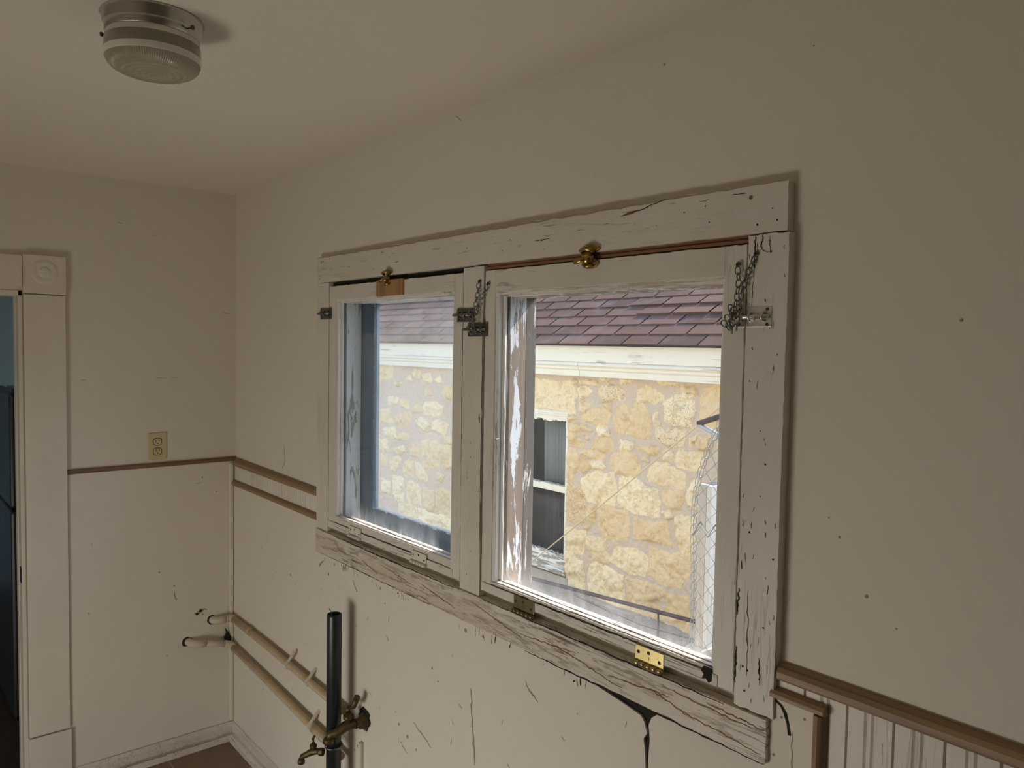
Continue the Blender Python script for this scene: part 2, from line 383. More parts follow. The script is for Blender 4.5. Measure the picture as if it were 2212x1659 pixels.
def board(mb, x0, x1, z0, z1, y0, y1, mi=0, rag=(0, 0, 0, 0), seg=40):
    """a board on the window wall whose edges (bottom, right, top, left) are slightly ragged"""
    pts = []
    hor = (x1 - x0) > (z1 - z0); nx = seg if hor else 6; nz = 6 if hor else seg
    for i in range(nx): pts.append((x0 + (x1 - x0) * i / nx, z0 + random.uniform(-1, 1) * rag[0]))
    for i in range(nz): pts.append((x1 + random.uniform(-1, 1) * rag[1], z0 + (z1 - z0) * i / nz))
    for i in range(nx): pts.append((x1 - (x1 - x0) * i / nx, z1 + random.uniform(-1, 1) * rag[2]))
    for i in range(nz): pts.append((x0 + random.uniform(-1, 1) * rag[3], z1 - (z1 - z0) * i / nz))
    return mb.prism(pts, 'y', y0, y1, mi)
STONES = [(2,[(-1.088,1.565),(-0.93,1.553),(-0.765,1.546),(-0.621,1.553),(-0.549,1.502),(-0.553,1.412),(-0.558,1.358),(-0.563,1.321),(-0.719,1.318),(-1.081,1.32),(-1.368,1.328),(-1.374,1.553)]),
(0,[(-0.53,1.508),(-0.475,1.531),(-0.4,1.497),(-0.429,1.451),(-0.516,1.433)]),
(0,[(-0.513,1.567),(-0.439,1.57),(-0.36,1.569),(-0.335,1.536),(-0.365,1.534),(-0.438,1.541),(-0.506,1.54)]),
(0,[(-0.583,1.568),(-0.545,1.565),(-0.543,1.507),(-0.576,1.532)]),
(0,[(-0.499,1.416),(-0.416,1.412),(-0.432,1.341),(-0.513,1.332)]),
(0,[(-0.279,1.43),(-0.214,1.417),(-0.213,1.375),(-0.277,1.387)]),
(1,[(-0.323,1.515),(-0.242,1.553),(-0.138,1.541),(-0.082,1.515),(-0.08,1.456),(-0.203,1.429),(-0.285,1.439),(-0.324,1.471)]),
(0,[(-0.337,1.599),(-0.208,1.598),(-0.231,1.571),(-0.289,1.581)]),
(0,[(-0.134,1.597),(-0.073,1.603),(-0.002,1.594),(-0.122,1.563)]),
(0,[(-0.487,1.301),(-0.384,1.371),(-0.277,1.379),(-0.206,1.349),(-0.221,1.262),(-0.314,1.251),(-0.399,1.272),(-0.483,1.274)]),
(0,[(-0.338,1.243),(-0.22,1.236),(-0.213,1.181),(-0.312,1.184)]),
(0,[(-0.371,1.125),(-0.348,1.163),(-0.206,1.173),(-0.171,1.138),(-0.175,1.091),(-0.279,1.068),(-0.357,1.083)]),
(0,[(-0.622,1.244),(-0.46,1.254),(-0.441,1.229),(-0.379,1.213),(-0.391,1.203),(-0.484,1.216),(-0.552,1.182),(-0.617,1.19)]),
(0,[(-0.623,1.303),(-0.582,1.306),(-0.536,1.288),(-0.619,1.262)]),
(0,[(-0.636,1.179),(-0.565,1.177),(-0.539,1.152),(-0.482,1.136),(-0.467,1.079),(-0.607,1.086)]),
(0,[(-0.632,1.042),(-0.543,1.071),(-0.519,0.975),(-0.539,0.895),(-0.581,0.817),(-0.634,0.832)]),
(0,[(-0.523,1.05),(-0.363,1.078),(-0.267,1.054),(-0.266,1.015),(-0.373,1.019),(-0.478,1.024)]),
(0,[(-0.509,1.011),(-0.385,0.982),(-0.384,0.951),(-0.437,0.904),(-0.506,0.913)]),
(0,[(-0.385,0.991),(-0.283,1.008),(-0.241,0.97),(-0.269,0.945),(-0.365,0.954)]),
(0,[(-0.464,1.175),(-0.402,1.162),(-0.414,1.147)]),
(0,[(-0.178,1.325),(-0.133,1.396),(-0.1,1.424),(0.002,1.382),(0.0,1.432),(0.08,1.434),(0.124,1.383),(0.147,1.336),(0.16,1.244),(0.14,1.209),(0.077,1.211),(0.013,1.2),(-0.048,1.227),(-0.162,1.22)]),
(0,[(0.032,1.443),(0.035,1.517),(0.108,1.562),(0.161,1.54),(0.249,1.501),(0.25,1.465),(0.169,1.432),(0.122,1.453)]),
(0,[(0.195,1.597),(0.364,1.599),(0.365,1.563),(0.33,1.577),(0.246,1.573)]),
(0,[(0.385,1.545),(0.398,1.577),(0.442,1.559),(0.507,1.578),(0.518,1.521),(0.41,1.523)]),
(1,[(0.265,1.466),(0.313,1.497),(0.357,1.508),(0.472,1.515),(0.502,1.436),(0.479,1.314),(0.344,1.317),(0.269,1.331),(0.261,1.418)]),
(0,[(0.553,1.558),(0.678,1.587),(0.734,1.586),(0.744,1.327),(0.634,1.317),(0.538,1.358),(0.544,1.446),(0.546,1.504)]),
(0,[(0.166,1.366),(0.202,1.381),(0.23,1.307),(0.194,1.296)]),
(1,[(0.205,1.28),(0.32,1.295),(0.432,1.282),(0.426,1.195),(0.299,1.178),(0.202,1.215)]),
(0,[(0.462,1.246),(0.527,1.272),(0.515,1.213),(0.478,1.186)]),
(0,[(0.515,1.217),(0.545,1.262),(0.636,1.268),(0.617,1.178),(0.544,1.185)]),
(0,[(-0.113,1.174),(-0.057,1.176),(0.009,1.162),(-0.006,1.118),(-0.111,1.094)]),
(0,[(0.253,1.068),(0.271,1.146),(0.3,1.16),(0.361,1.117),(0.332,1.086)]),
(0,[(0.361,1.117),(0.398,1.169),(0.465,1.149),(0.567,1.165),(0.578,1.113),(0.567,1.05),(0.483,1.046),(0.378,1.052),(0.357,1.085)]),
(0,[(-0.083,1.089),(0.033,1.081),(0.073,1.02),(0.071,0.987),(0.044,0.933),(-0.138,0.946),(-0.189,0.982),(-0.197,1.058)]),
(0,[(0.076,1.074),(0.129,1.081),(0.14,1.061),(0.082,1.058)]),
(0,[(0.037,1.14),(0.168,1.167),(0.23,1.146),(0.191,1.1),(0.117,1.124)]),
(0,[(-0.487,0.857),(-0.359,0.907),(-0.306,0.94),(-0.24,0.914),(-0.16,0.947),(-0.14,0.838),(-0.142,0.735),(-0.158,0.702),(-0.293,0.701),(-0.414,0.707),(-0.472,0.779)]),
(1,[(-0.645,0.77),(-0.627,0.815),(-0.568,0.8),(-0.478,0.769),(-0.426,0.687),(-0.418,0.617),(-0.44,0.532),(-0.624,0.511),(-0.647,0.622)]),
(0,[(-0.413,0.667),(-0.334,0.681),(-0.337,0.561),(-0.373,0.549),(-0.404,0.575)]),
(0,[(-0.102,0.917),(0.04,0.929),(0.114,0.89),(0.224,0.882),(0.245,0.796),(0.234,0.706),(0.12,0.692),(0.036,0.694),(-0.096,0.717),(-0.121,0.738)]),
(0,[(-0.304,0.69),(-0.187,0.693),(-0.034,0.69),(-0.009,0.605),(-0.023,0.526),(-0.044,0.492),(-0.145,0.463),(-0.244,0.468),(-0.312,0.539)]),
(0,[(0.032,0.663),(0.118,0.642),(0.302,0.68),(0.337,0.534),(0.232,0.533),(0.048,0.52),(0.019,0.577)]),
(0,[(-0.636,0.449),(-0.578,0.474),(-0.494,0.463),(-0.426,0.476),(-0.423,0.396),(-0.452,0.304),(-0.598,0.29)]),
(0,[(-0.439,0.519),(-0.384,0.525),(-0.395,0.496),(-0.426,0.499)]),
(0,[(-0.413,0.452),(-0.363,0.444),(-0.226,0.45),(-0.212,0.375),(-0.188,0.345),(-0.197,0.29),(-0.34,0.28),(-0.385,0.355),(-0.417,0.402)]),
(0,[(-0.181,0.316),(-0.121,0.424),(0.034,0.445),(0.125,0.432),(0.156,0.401),(0.13,0.283),(-0.013,0.27),(-0.137,0.306)]),
(0,[(0.17,0.487),(0.348,0.481),(0.421,0.5),(0.507,0.511),(0.504,0.386),(0.423,0.282),(0.29,0.266),(0.165,0.3)]),
(0,[(0.182,1.054),(0.283,1.067),(0.359,1.03),(0.436,1.021),(0.431,0.911),(0.314,0.92),(0.148,0.932),(0.133,0.963),(0.167,1.041)]),
(0,[(0.259,0.887),(0.384,0.891),(0.432,0.883),(0.424,0.826),(0.407,0.78),(0.319,0.772),(0.267,0.828)]),
(0,[(0.487,0.958),(0.509,0.988),(0.551,0.987),(0.531,0.902),(0.534,0.802),(0.468,0.814),(0.461,0.868)]),
(0,[(0.38,0.719),(0.437,0.745),(0.522,0.741),(0.529,0.676),(0.52,0.53),(0.426,0.513),(0.395,0.547),(0.386,0.66)]),
(0,[(0.259,0.737),(0.324,0.757),(0.355,0.714),(0.301,0.692),(0.295,0.724)]),
(0,[(-0.649,0.281),(-0.545,0.285),(-0.525,0.244),(-0.449,0.243),(-0.427,0.157),(-0.417,0.038),(-0.487,0.038),(-0.577,0.056),(-0.624,0.114),(-0.66,0.199)]),
(0,[(-0.374,0.246),(-0.308,0.275),(-0.143,0.252),(-0.051,0.231),(-0.041,0.07),(-0.195,0.064),(-0.368,0.05),(-0.39,0.148)]),
(0,[(-0.033,0.226),(0.14,0.244),(0.316,0.235),(0.322,0.192),(0.176,0.12),(0.233,0.115),(0.301,0.092),(0.303,0.031),(0.116,0.007),(-0.004,0.024),(-0.017,0.089),(-0.015,0.175)]),
(0,[(0.332,0.214),(0.487,0.231),(0.504,0.149),(0.497,0.084),(0.491,-0.014),(0.442,0.019),(0.322,0.041),(0.325,0.115)]),
(0,[(-0.531,0.004),(-0.365,0.023),(-0.207,0.022),(-0.12,0.029),(-0.026,0.031),(0.054,0.015),(-0.016,-0.021),(-0.139,-0.052),(-0.296,-0.009),(-0.425,-0.013)]),
(0,[(-3.045,1.447),(-2.922,1.439),(-2.982,1.397),(-3.044,1.407)]),
(0,[(-2.845,1.462),(-2.781,1.51),(-2.756,1.466)]),
(0,[(-2.586,1.53),(-2.441,1.536),(-2.408,1.482),(-2.517,1.446)]),
(0,[(-2.365,1.496),(-2.27,1.525),(-2.227,1.466),(-2.343,1.467)]),
(0,[(-2.527,1.39),(-2.428,1.389),(-2.437,1.333),(-2.515,1.341)]),
(0,[(-2.267,1.38),(-2.174,1.445),(-2.062,1.421),(-2.06,1.326),(-2.213,1.323)]),
(0,[(-3.18,1.281),(-2.992,1.279),(-3.016,1.232),(-3.179,1.201)]),
(0,[(-2.98,1.267),(-2.823,1.271),(-2.798,1.189),(-2.967,1.216)]),
(0,[(-2.74,1.2),(-2.637,1.245),(-2.557,1.226),(-2.567,1.175),(-2.727,1.162)]),
(0,[(-2.535,1.265),(-2.36,1.289),(-2.243,1.248),(-2.242,1.194),(-2.336,1.15),(-2.533,1.165)]),
(0,[(-3.076,1.096),(-2.786,1.164),(-2.749,1.11),(-2.807,1.021),(-3.024,1.001)]),
(0,[(-2.679,1.084),(-2.589,1.129),(-2.487,1.1),(-2.41,1.064),(-2.475,1.008),(-2.598,1.028)]),
(0,[(-2.4,1.089),(-2.325,1.126),(-2.146,1.093),(-2.216,0.99),(-2.398,1.028)]),
(0,[(-3.334,1.143),(-3.153,1.169),(-3.087,1.029),(-3.331,1.014)]),
(0,[(-3.278,0.951),(-3.037,0.987),(-3.01,0.871),(-3.238,0.894)]),
(0,[(-2.986,0.933),(-2.817,0.962),(-2.781,0.908),(-2.973,0.875)]),
(0,[(-3.329,0.838),(-3.212,0.857),(-3.133,0.731),(-3.327,0.736)]),
(0,[(-2.826,0.8),(-2.745,0.867),(-2.629,0.848),(-2.593,0.757),(-2.743,0.751)]),
(0,[(-2.584,0.909),(-2.332,0.936),(-2.317,0.778),(-2.57,0.772)]),
(0,[(-2.299,0.903),(-2.06,0.911),(-2.057,0.75),(-2.253,0.749)]),
(0,[(-2.226,0.971),(-2.053,1.013),(-2.051,0.918),(-2.184,0.927)]),
(0,[(-3.341,1.615),(-3.098,1.609),(-3.108,1.477),(-3.338,1.44)]),
(0,[(-2.735,1.569),(-2.598,1.574),(-2.619,1.485),(-2.711,1.506)]),
(0,[(-3.144,0.663),(-2.97,0.711),(-2.921,0.684),(-3.005,0.607),(-3.066,0.54),(-3.13,0.564)]),
(0,[(-2.883,0.65),(-2.789,0.7),(-2.706,0.692),(-2.703,0.538),(-2.857,0.523),(-2.894,0.576)]),
(0,[(-2.683,0.701),(-2.58,0.682),(-2.466,0.591),(-2.476,0.527),(-2.657,0.545)]),
(0,[(-2.547,0.712),(-2.492,0.763),(-2.274,0.746),(-2.294,0.683),(-2.535,0.669)]),
(0,[(-2.252,0.719),(-2.067,0.743),(-2.147,0.684)]),
(0,[(-2.304,0.638),(-2.209,0.633),(-2.228,0.552),(-2.292,0.579)]),
(0,[(-3.078,0.505),(-2.893,0.511),(-2.854,0.386),(-2.877,0.285),(-3.024,0.273),(-3.075,0.352)]),
(0,[(-2.82,0.47),(-2.738,0.501),(-2.598,0.464),(-2.572,0.304),(-2.757,0.285),(-2.829,0.325)]),
(0,[(-2.542,0.473),(-2.376,0.467),(-2.351,0.341),(-2.382,0.268),(-2.47,0.264),(-2.55,0.307)]),
(0,[(-2.333,0.48),(-2.248,0.512),(-2.051,0.47),(-2.046,0.267),(-2.318,0.273)]),
(0,[(-3.309,0.458),(-3.128,0.437),(-3.138,0.328),(-3.294,0.317)]),
(0,[(-2.974,0.255),(-2.757,0.279),(-2.64,0.254),(-2.638,0.152),(-2.96,0.158)]),
(0,[(-2.617,0.258),(-2.504,0.265),(-2.371,0.251),(-2.201,0.263),(-2.045,0.244),(-2.044,0.16),(-2.413,0.143),(-2.615,0.156)]),
(0,[(-3.326,0.688),(-3.183,0.692),(-3.207,0.588),(-3.311,0.588)]),
(0,[(-3.07,0.778),(-2.887,0.825),(-2.862,0.776),(-2.982,0.722)])]
# ================================================================ THE ROOM
X1, YB, ZC = 4.35, -2.15, 2.453
LW = (.943, 1.733, 1.150, 2.006)      # small window opening x0,x1,z0,z1
RW = (1.829, 2.614, 1.150, 2.006)     # large window opening
mb = MB()
for a, b, c, d in ((-.12, LW[0], -.1, 2.9), (LW[1], RW[0], -.1, 2.9), (RW[1], X1 + .12, -.1, 2.9), (LW[0], LW[1], -.1, 1.15), (LW[0], LW[1], 2.006, 2.9), (RW[0], RW[1], -.1, 1.15), (RW[0], RW[1], 2.006, 2.9)):
    mb.box(a, b, 0, .085, c, d)
# nail holes, dents and dark specks on the plaster
for x, z, r in ((2.392, 2.392, .0035), (2.721, 2.337, .002), (2.976, 1.858, .0035), (2.80, 1.49, .003), (2.85, 1.40, .004), (2.90, 1.36, .002), (2.78, 1.52, .002), (.52, 2.05, .002), (1.55, 2.18, .002), (1.30, 2.19, .002), (2.2, 2.2, .0015)):
    mb.lathe([(0, -.0006), (r * .8, -.0006)], (x, 0, z), 'y', 8, 1)
mb.ribbon(crackline((1.66, 2.447), (1.69, 2.425), 5, .003), .002, 'y', -.0006, 1)
mb.ribbon([(.52, 1.40), (.53, 1.33), (.50, 1.30)], .003, 'y', -.0006, 1)
struct(mb.build('wall_right', ['wall', 'scuff']), 'long off-white plaster wall that holds the two windows', 'wall')

mb = MB()                                     # the wall with the doorway
DY = -.812                                    # near edge of the doorway
mb.box(-.12, 0, DY, .1, -.1, 2.9).box(-.12, 0, -1.66, DY, 1.985, 2.9).box(-.12, 0, YB - .12, -1.66, -.1, 2.9)
for y, z, l in ((-.62, 1.645, .02), (-.34, 1.648, .045), (-.06, 1.93, .03), (-.48, 2.28, .02), (-.35, 2.24, .02), (-.28, 1.648, .03)):
    mb.ribbon(crackline((y, z), (y + l, z - .002), 5, .0012), .002, 'x', .0006, 1)
mb.lathe([(0, .0006), (.014, .0006)], (0, -.37, .56), 'x', 9, 1)
struct(mb.build('wall_left', ['wall', 'scuff']), 'short off-white wall with the doorway and the outlet', 'wall')
struct(MB().box(-.12, X1 + .12, YB - .12, .085, ZC, 2.9).build('ceiling', 'ceiling'), 'plain off-white painted ceiling above the windows', 'ceiling')
struct(MB().box(-.12, X1 + .12, YB - .12, .085, -.1, 0).build('floor', 'floor'), 'brown mottled vinyl tile floor in the corner', 'floor')
struct(MB().box(X1, X1 + .12, YB, .0, 0, ZC).build('wall_near', 'near'), 'plain wall behind the camera, darkened to bounce less light', 'wall')
OX = (1.18, 2.42, .04, .66)                   # added low opening in the unseen wall, for the fill light
mb = MB()
for a, b, c, d in ((0, OX[0], 0, ZC), (OX[1], X1, 0, ZC), (OX[0], OX[1], 0, OX[2]), (OX[0], OX[1], OX[3], ZC)): mb.box(a, b, YB - .1, YB, c, d)
struct(mb.build('wall_opposite', 'wall'), 'off-white wall facing the two windows', 'wall')
w3 = struct(empty('added_low_window', (1.80, YB, .06)), 'low window added to the opposite wall to hold the fill light', 'window')
mb = MB()
for a, b, c, d in ((OX[0], OX[0] + .05, OX[2], OX[3]), (OX[1] - .05, OX[1], OX[2], OX[3]), (OX[0], OX[1], OX[2], OX[2] + .05), (OX[0], OX[1], OX[3] - .05, OX[3]), (1.785, 1.815, OX[2], OX[3])): mb.box(a, b, YB - .09, YB - .03, c, d)
mb.build('window_frame', 'trim', w3)
MB().add([(OX[0] + .05, YB - .06, OX[2] + .05), (OX[1] - .05, YB - .06, OX[2] + .05), (OX[1] - .05, YB - .06, OX[3] - .05), (OX[0] + .05, YB - .06, OX[3] - .05)], [(0, 1, 2, 3)]).build('pane', M['glass_n'], w3)

# ---- wainscot: bead boards, later covered by flat sheets
def beadboard(name, x0, x1, z0, z1, y, pitch, ph, label):
    pts = [(x0, y)]; x = x0 + ph; k = 0
    while x < x1 - .004:
        if k % 2 == 0: pts += [(x - .0022, y), (x - .0012, y + .007), (x + .0012, y + .007), (x + .0022, y)]        # open joint
        else:
            for q in (-.006, .006): pts += [(x + q - .004, y), (x + q, y + .0028), (x + q + .004, y)]                # double bead
        x += pitch; k += 1
    pts += [(x1, y), (x1, 0), (x0, 0)]
    o = MB().prism(pts, 'z', z0, z1).build(name, 'bead'); return struct(o, label, 'wall paneling')
beadboard('trim_beadboard_near', 2.701, X1, 0, 1.222, -.010, .0385, .129 - .0385 * 2, 'white vertical beadboard to the right of the large window')
pts = [(.012, -.010)]; x = .05
while x < .846:
    d = .007 if any(abs(x - q) < .011 for q in (.21, .522)) else .0022
    pts += [(x - .003, -.010), (x, -.010 + d), (x + .003, -.010)]; x += .0205
pts += [(.852, -.010), (.852, 0), (.012, 0)]
struct(MB().prism(pts, 'z', 1.15, 1.262).build('trim_beadboard_strip', 'bead'), 'narrow strip of white beadboard between the two brown rails', 'wall paneling')
# dark backing sheet painted as the shade in the seam, and the sheets with the open seam
mb = MB()
YS = -.0155
GAPT = [(2.200, 1.0495), (2.30, 1.0495), (2.40, 1.0495), (2.452, 1.0495)]
mb.prism([(.010, 0.0), (2.404, 0.0), (2.405, .90), (2.400, .955), (2.396, .975), (2.405, .99), (2.397, 1.012), (2.388, 1.022), (2.34, 1.030), (2.28, 1.038), (2.19, 1.0495), (2.0, 1.06), (.9, 1.06), (.852, 1.06), (.852, 1.160), (.010, 1.160)], 'y', YS, -.010, 0)
def ov(x, z, rx, rz, mi=1): mb.lathe([(0, YS - .0005), (rx, YS - .0005)], (x, 0, z), 'y', 8, mi)
for x, z, r in ((.94, .98, .006), (1.05, 1.02, .003), (1.30, 1.02, .004), (1.33, .98, .003), (1.76, 1.02, .006), (1.60, .86, .004), (1.63, .83, .003), (1.42, .62, .005), (1.47, .60, .006), (1.52, .58, .004), (1.9, .55, .004), (2.05, .60, .003), (2.15, .50, .004), (1.16, .44, .006), (1.14, .42, .004), (.66, .87, .003), (.45, .86, .003), (.3, .95, .002), (2.29, .74, .003), (.40, 1.00, .003), (.62, .9, .005)): ov(x, z, r, r)
for a, b, wd in (((1.79, .87), (1.795, .76), .006), ((1.795, .78), (1.81, .66), .007), ((1.72, .60), (1.95, .50), .003), ((1.50, .66), (1.60, .62), .004), ((1.80, .64), (1.80, .585), .002), ((.90, 1.02), (.86, .99), .007), ((1.12, 1.00), (1.15, .97), .006), ((1.43, .57), (1.47, .545), .004), ((2.02, .955), (2.06, .93), .005), ((2.10, .70), (2.18, .66), .004), ((.96, .55), (.99, .52), .003)):
    mb.ribbon(crackline(a, b, 9, .003), wd, 'y', YS - .0005, 1)
for k in range(70):
    x = random.uniform(.2, 2.35); z = random.uniform(.3, 1.03); an = random.choice((-.5, -.45, 1.4, 1.6)) + random.uniform(-.2, .2); l = random.uniform(.003, .022)
    mb.ribbon(crackline((x, z), (x + l * math.cos(an), z + l * math.sin(an)), 4, .0008), random.uniform(.001, .003), 'y', YS - .0005, 1)
for k in range(34):
    x = random.uniform(.86, 2.30); mb.ribbon(crackline((x, 1.046 - random.uniform(0, .02)), (x + random.uniform(-.006, .01), 1.035 - random.uniform(0, .02)), 3, .001), random.uniform(.0015, .004), 'y', YS - .0005, random.choice((1, 2)))
struct(mb.build('trim_sheet_panel', ['panel', 'scuff', 'gap']), 'large flat painted sheet panel under the windows', 'wall panel')
mb = MB()
mb.prism([(2.409, 0), (2.775, 0), (2.775, 1.176), (2.770, 1.182), (2.70, 1.182), (2.70, 1.135), (2.684, 1.132), (2.684, 1.052), (2.452, 1.0495), (2.43, 1.040), (2.416, 1.028), (2.409, 1.010), (2.413, .98), (2.410, .93)], 'y', YS, -.010, 0)
mb.ribbon(crackline((2.735, 1.125), (2.737, 1.0), 14, .002), .0025, 'y', YS - .0005, 1)
mb.ribbon(crackline((2.737, 1.0), (2.737, .8), 20, .002), .0022, 'y', YS - .0005, 1)
mb.ribbon([(2.700, 1.172), (2.712, 1.166), (2.720, 1.155), (2.726, 1.138), (2.730, 1.118)], .009, 'y', YS - .0006, 2)
for x, z in ((2.713, 1.145), (2.757, 1.158), (2.762, 1.06), (2.70, 1.07)): mb.lathe([(0, YS - .0006), (.0026, YS - .0006)], (x, 0, z), 'y', 10, 1)
struct(mb.build('trim_sheet_panel_near', ['panel', 'scuff', 'gap']), 'narrow painted sheet panel with a torn slit below the right casing', 'wall panel')
struct(MB().box(.01, 2.775, -.0095, -.0005, 0, 1.06).build('trim_seam_shade', 'gap'), 'dark sheet painted as the shade inside the open panel seam', 'wall backing')
mb = MB(); mb.box(0, .007, -.668, -.0, .06, 1.272)
for y, z, r in ((-.585, .98, .002), (-.33, .82, .004), (-.27, .75, .004), (-.15, 1.21, .004), (-.60, .70, .003), (-.3, .45, .003), (-.09, 1.14, .003), (-.16, .62, .008), (-.175, .605, .006), (-.15, .60, .004)): mb.lathe([(0, .0075), (r, .0075)], (0, y, z), 'x', 8, 1)
mb.ribbon(crackline((-.272, .725), (-.262, .685), 6, .003), .005, 'x', .0075, 1)
mb.ribbon(crackline((-.18, 1.185), (-.15, 1.187), 4, .001), .002, 'x', .0075, 1)
mb.ribbon(crackline((-.19, .61), (-.13, .617), 7, .008), .012, 'x', .0075, 1)
struct(mb.build('trim_door_wall_panel', ['panel', 'scuff']), 'flat painted panel between the door casing and the corner', 'wall panel')
# brown rails
def quarter(z0, z1, d):      # rounded rail profile in (y,z), wall at y=0
    return [(0, z0), (-d * .75, z0), (-d, z0 + (z1 - z0) * .18), (-d, z0 + (z1 - z0) * .55), (-d * .8, z0 + (z1 - z0) * .82), (-d * .35, z1), (0, z1)]
def xrail(name, x0, x1, z0a, z1a, z0b, z1b, d, label):
    A = quarter(z0a, z1a, d); B = quarter(z0b, z1b, d); n = len(A)
    m = MB().add([(x0, *p) for p in A] + [(x1, *p) for p in B], [(i, (i + 1) % n, n + (i + 1) % n, n + i) for i in range(n)] + [tuple(range(n))[::-1], tuple(range(n, 2 * n))])
    return struct(m.build(name, 'rail', None, .0012), label, 'rail')
xrail('trim_chair_rail_near', 2.703, X1, 1.211, 1.241, 1.217, 1.247, .022, 'brown rounded chair rail running right from the large window')
xrail('trim_chair_rail_far', .030, .850, 1.251, 1.285, 1.246, 1.270, .024, 'upper brown rail between the corner and the small window')
xrail('trim_lower_rail', .012, .852, 1.164, 1.188, 1.158, 1.183, .026, 'lower brown rail under the beadboard strip near the corner')
mb = MB()
n = 7; A = quarter(1.178, 1.197, .028)
mb.add([(2.694, *p) for p in A] + [(2.797 - (p[1] - 1.178) * 0, *p) for p in A], [(i, (i + 1) % n, n + (i + 1) % n, n + i) for i in range(n)] + [tuple(range(n))[::-1], tuple(range(n, 2 * n))], 0)
prof = [(2.797, 0), (2.797, -.013), (2.793, -.024), (2.786, -.028), (2.778, -.026), (2.776, -.012), (2.776, 0)]
mb.prism(prof, 'z', 0, 1.178, 1)
struct(mb.build('trim_corner_rail', ['rail', 'rail_z'], None, .001), 'small brown rail that turns down at the edge of the narrow panel', 'rail')
m = MB().prism([(.0, 1.271), (.010, 1.271), (.014, 1.276), (.012, 1.286), (.004, 1.289), (0, 1.289)], 'y', -.668, -.004)
m.v = [(p[0], p[1], p[2]) for p in m.v]
struct(m.build('trim_door_wall_rail', 'rail_y'), 'thin brown rail under the outlet beside the door', 'rail')
struct(MB().prism([(.007, -.035), (.016, -.033), (.018, -.028), (.018, -.018), (.007, -.0155)], 'z', .085, 1.262).build('trim_corner_strip', 'trim', None, .0015), 'white vertical strip filling the wall corner', 'corner trim')
struct(MB().ribbon(crackline((.006, .1), (.006, 1.26), 60, .0012), .004, 'y', -.0162).build('trim_corner_gap', 'gap'), 'dark crack running down the wall corner', 'crack')
# baseboards
def baseb(name, pl, label):
    o = MB()
    if pl == 'L':
        o.prism([(.007, 0), (.017, 0), (.017, .062), (.012, .080), (.007, .080)], 'y', -.668, 0, 0)
        o.prism([(.017, .0), (.036, 0), (.034, .016), (.028, .026), (.017, .030)], 'y', -.668, -.017, 0)
    else:
        o.prism([(-.0155, 0), (-.024, 0), (-.024, .070), (-.021, .078), (-.0155, .080)], 'x', .017, 2.77, 0)
        pts = []
        o.prism([(-.024, 0), (-.046, 0), (-.043, .018), (-.036, .030), (-.024, .034)], 'x', .036, 2.77, 0)
    return struct(o.build(name, 'base', None, .0015), label, 'baseboard')
struct(MB().ribbon(crackline((-.668, .0315), (-.02, .0315), 50, .0016), .006, 'x', .0365).ribbon(crackline((-.668, .082), (-.01, .081), 50, .001), .0022, 'x', .0078).build('baseboard_left_gap', 'scuff'), 'brown dirty line along the top of the left floor moulding', 'dirt line')
baseb('baseboard_left', 'L', 'dirty white baseboard below the door wall panel')
baseb('baseboard_right', 'R', 'chipped white baseboard under the water pipes')

# ---- doorway on the left
d1 = struct(empty('door_1', (0, DY, 0)), 'painted door casing and jamb of the doorway at the left', 'doorway')
MB().prism([(-.671, .255), (-.671, 1.972), (-.809, 1.972), (-.809, .255)], 'x', .0, .020).build('side_casing', 'trim', d1, .002)
MB().prism([(-.667, .0), (-.667, .251), (-.812, .251), (-.812, .0)], 'x', .0, .025).build('plinth_block', 'trim', d1, .002)
cb = MB().prism([(-.669, 1.975), (-.669, 2.121), (-.811, 2.121), (-.811, 1.975)], 'x', .0, .026)
cb.lathe([(.0, .0305), (.014, .0300), (.018, .0285), (.020, .0262), (.024, .0262), (.030, .0285), (.042, .0285), (.046, .0262)], (0, -.7405, 2.058), 'x', 48)
cb.build('corner_block', 'trim', d1, .0015)
MB().prism([(-.812, 2.000), (-.812, 2.117), (-1.70, 2.117), (-1.70, 2.000)], 'x', 0, .020).build('head_casing', 'trim', d1, .002)
jm = MB().box(-.125, .004, DY, DY - .014, 0, 1.985).box(-.075, -.045, DY - .014, DY - .019, 0, 1.97).box(-.125, .004, -1.66, DY, 1.965, 1.985)
jm.build('door_jamb', 'trim', d1, .0015)
sp = MB().prism([(DY - .0142, .865), (DY - .0142, .925), (DY - .0165, .925), (DY - .0165, .865)], 'x', -.028, -.002); sp.build('strike_plate', 'slot', d1)
# next room and its refrigerator
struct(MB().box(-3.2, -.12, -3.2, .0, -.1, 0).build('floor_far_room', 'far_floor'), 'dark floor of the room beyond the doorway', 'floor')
mb = MB().box(-3.3, -3.2, -3.2, .0, 0, 2.6).box(-3.3, -.12, .0, .085, 0, 2.6).box(-3.2, -.12, -3.3, -3.2, 0, 2.6)
struct(mb.build('wall_far_room', 'far_wall'), 'blue-grey wall seen through the doorway', 'wall')
struct(MB().box(-3.3, -.12, -3.3, .085, 2.6, 2.7).build('ceiling_far_room', 'ceiling'), 'ceiling of the room beyond the doorway', 'ceiling')
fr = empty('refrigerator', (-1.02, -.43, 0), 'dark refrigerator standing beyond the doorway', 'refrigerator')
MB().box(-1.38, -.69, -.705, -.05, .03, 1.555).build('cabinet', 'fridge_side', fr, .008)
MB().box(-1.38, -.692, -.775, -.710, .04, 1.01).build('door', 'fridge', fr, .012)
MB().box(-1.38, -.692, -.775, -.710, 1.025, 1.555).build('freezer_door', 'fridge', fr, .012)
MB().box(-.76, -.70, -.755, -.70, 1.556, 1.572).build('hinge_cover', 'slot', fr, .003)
MB().box(-1.36, -.70, -.74, -.06, 0, .032).build('base', 'slot', fr)

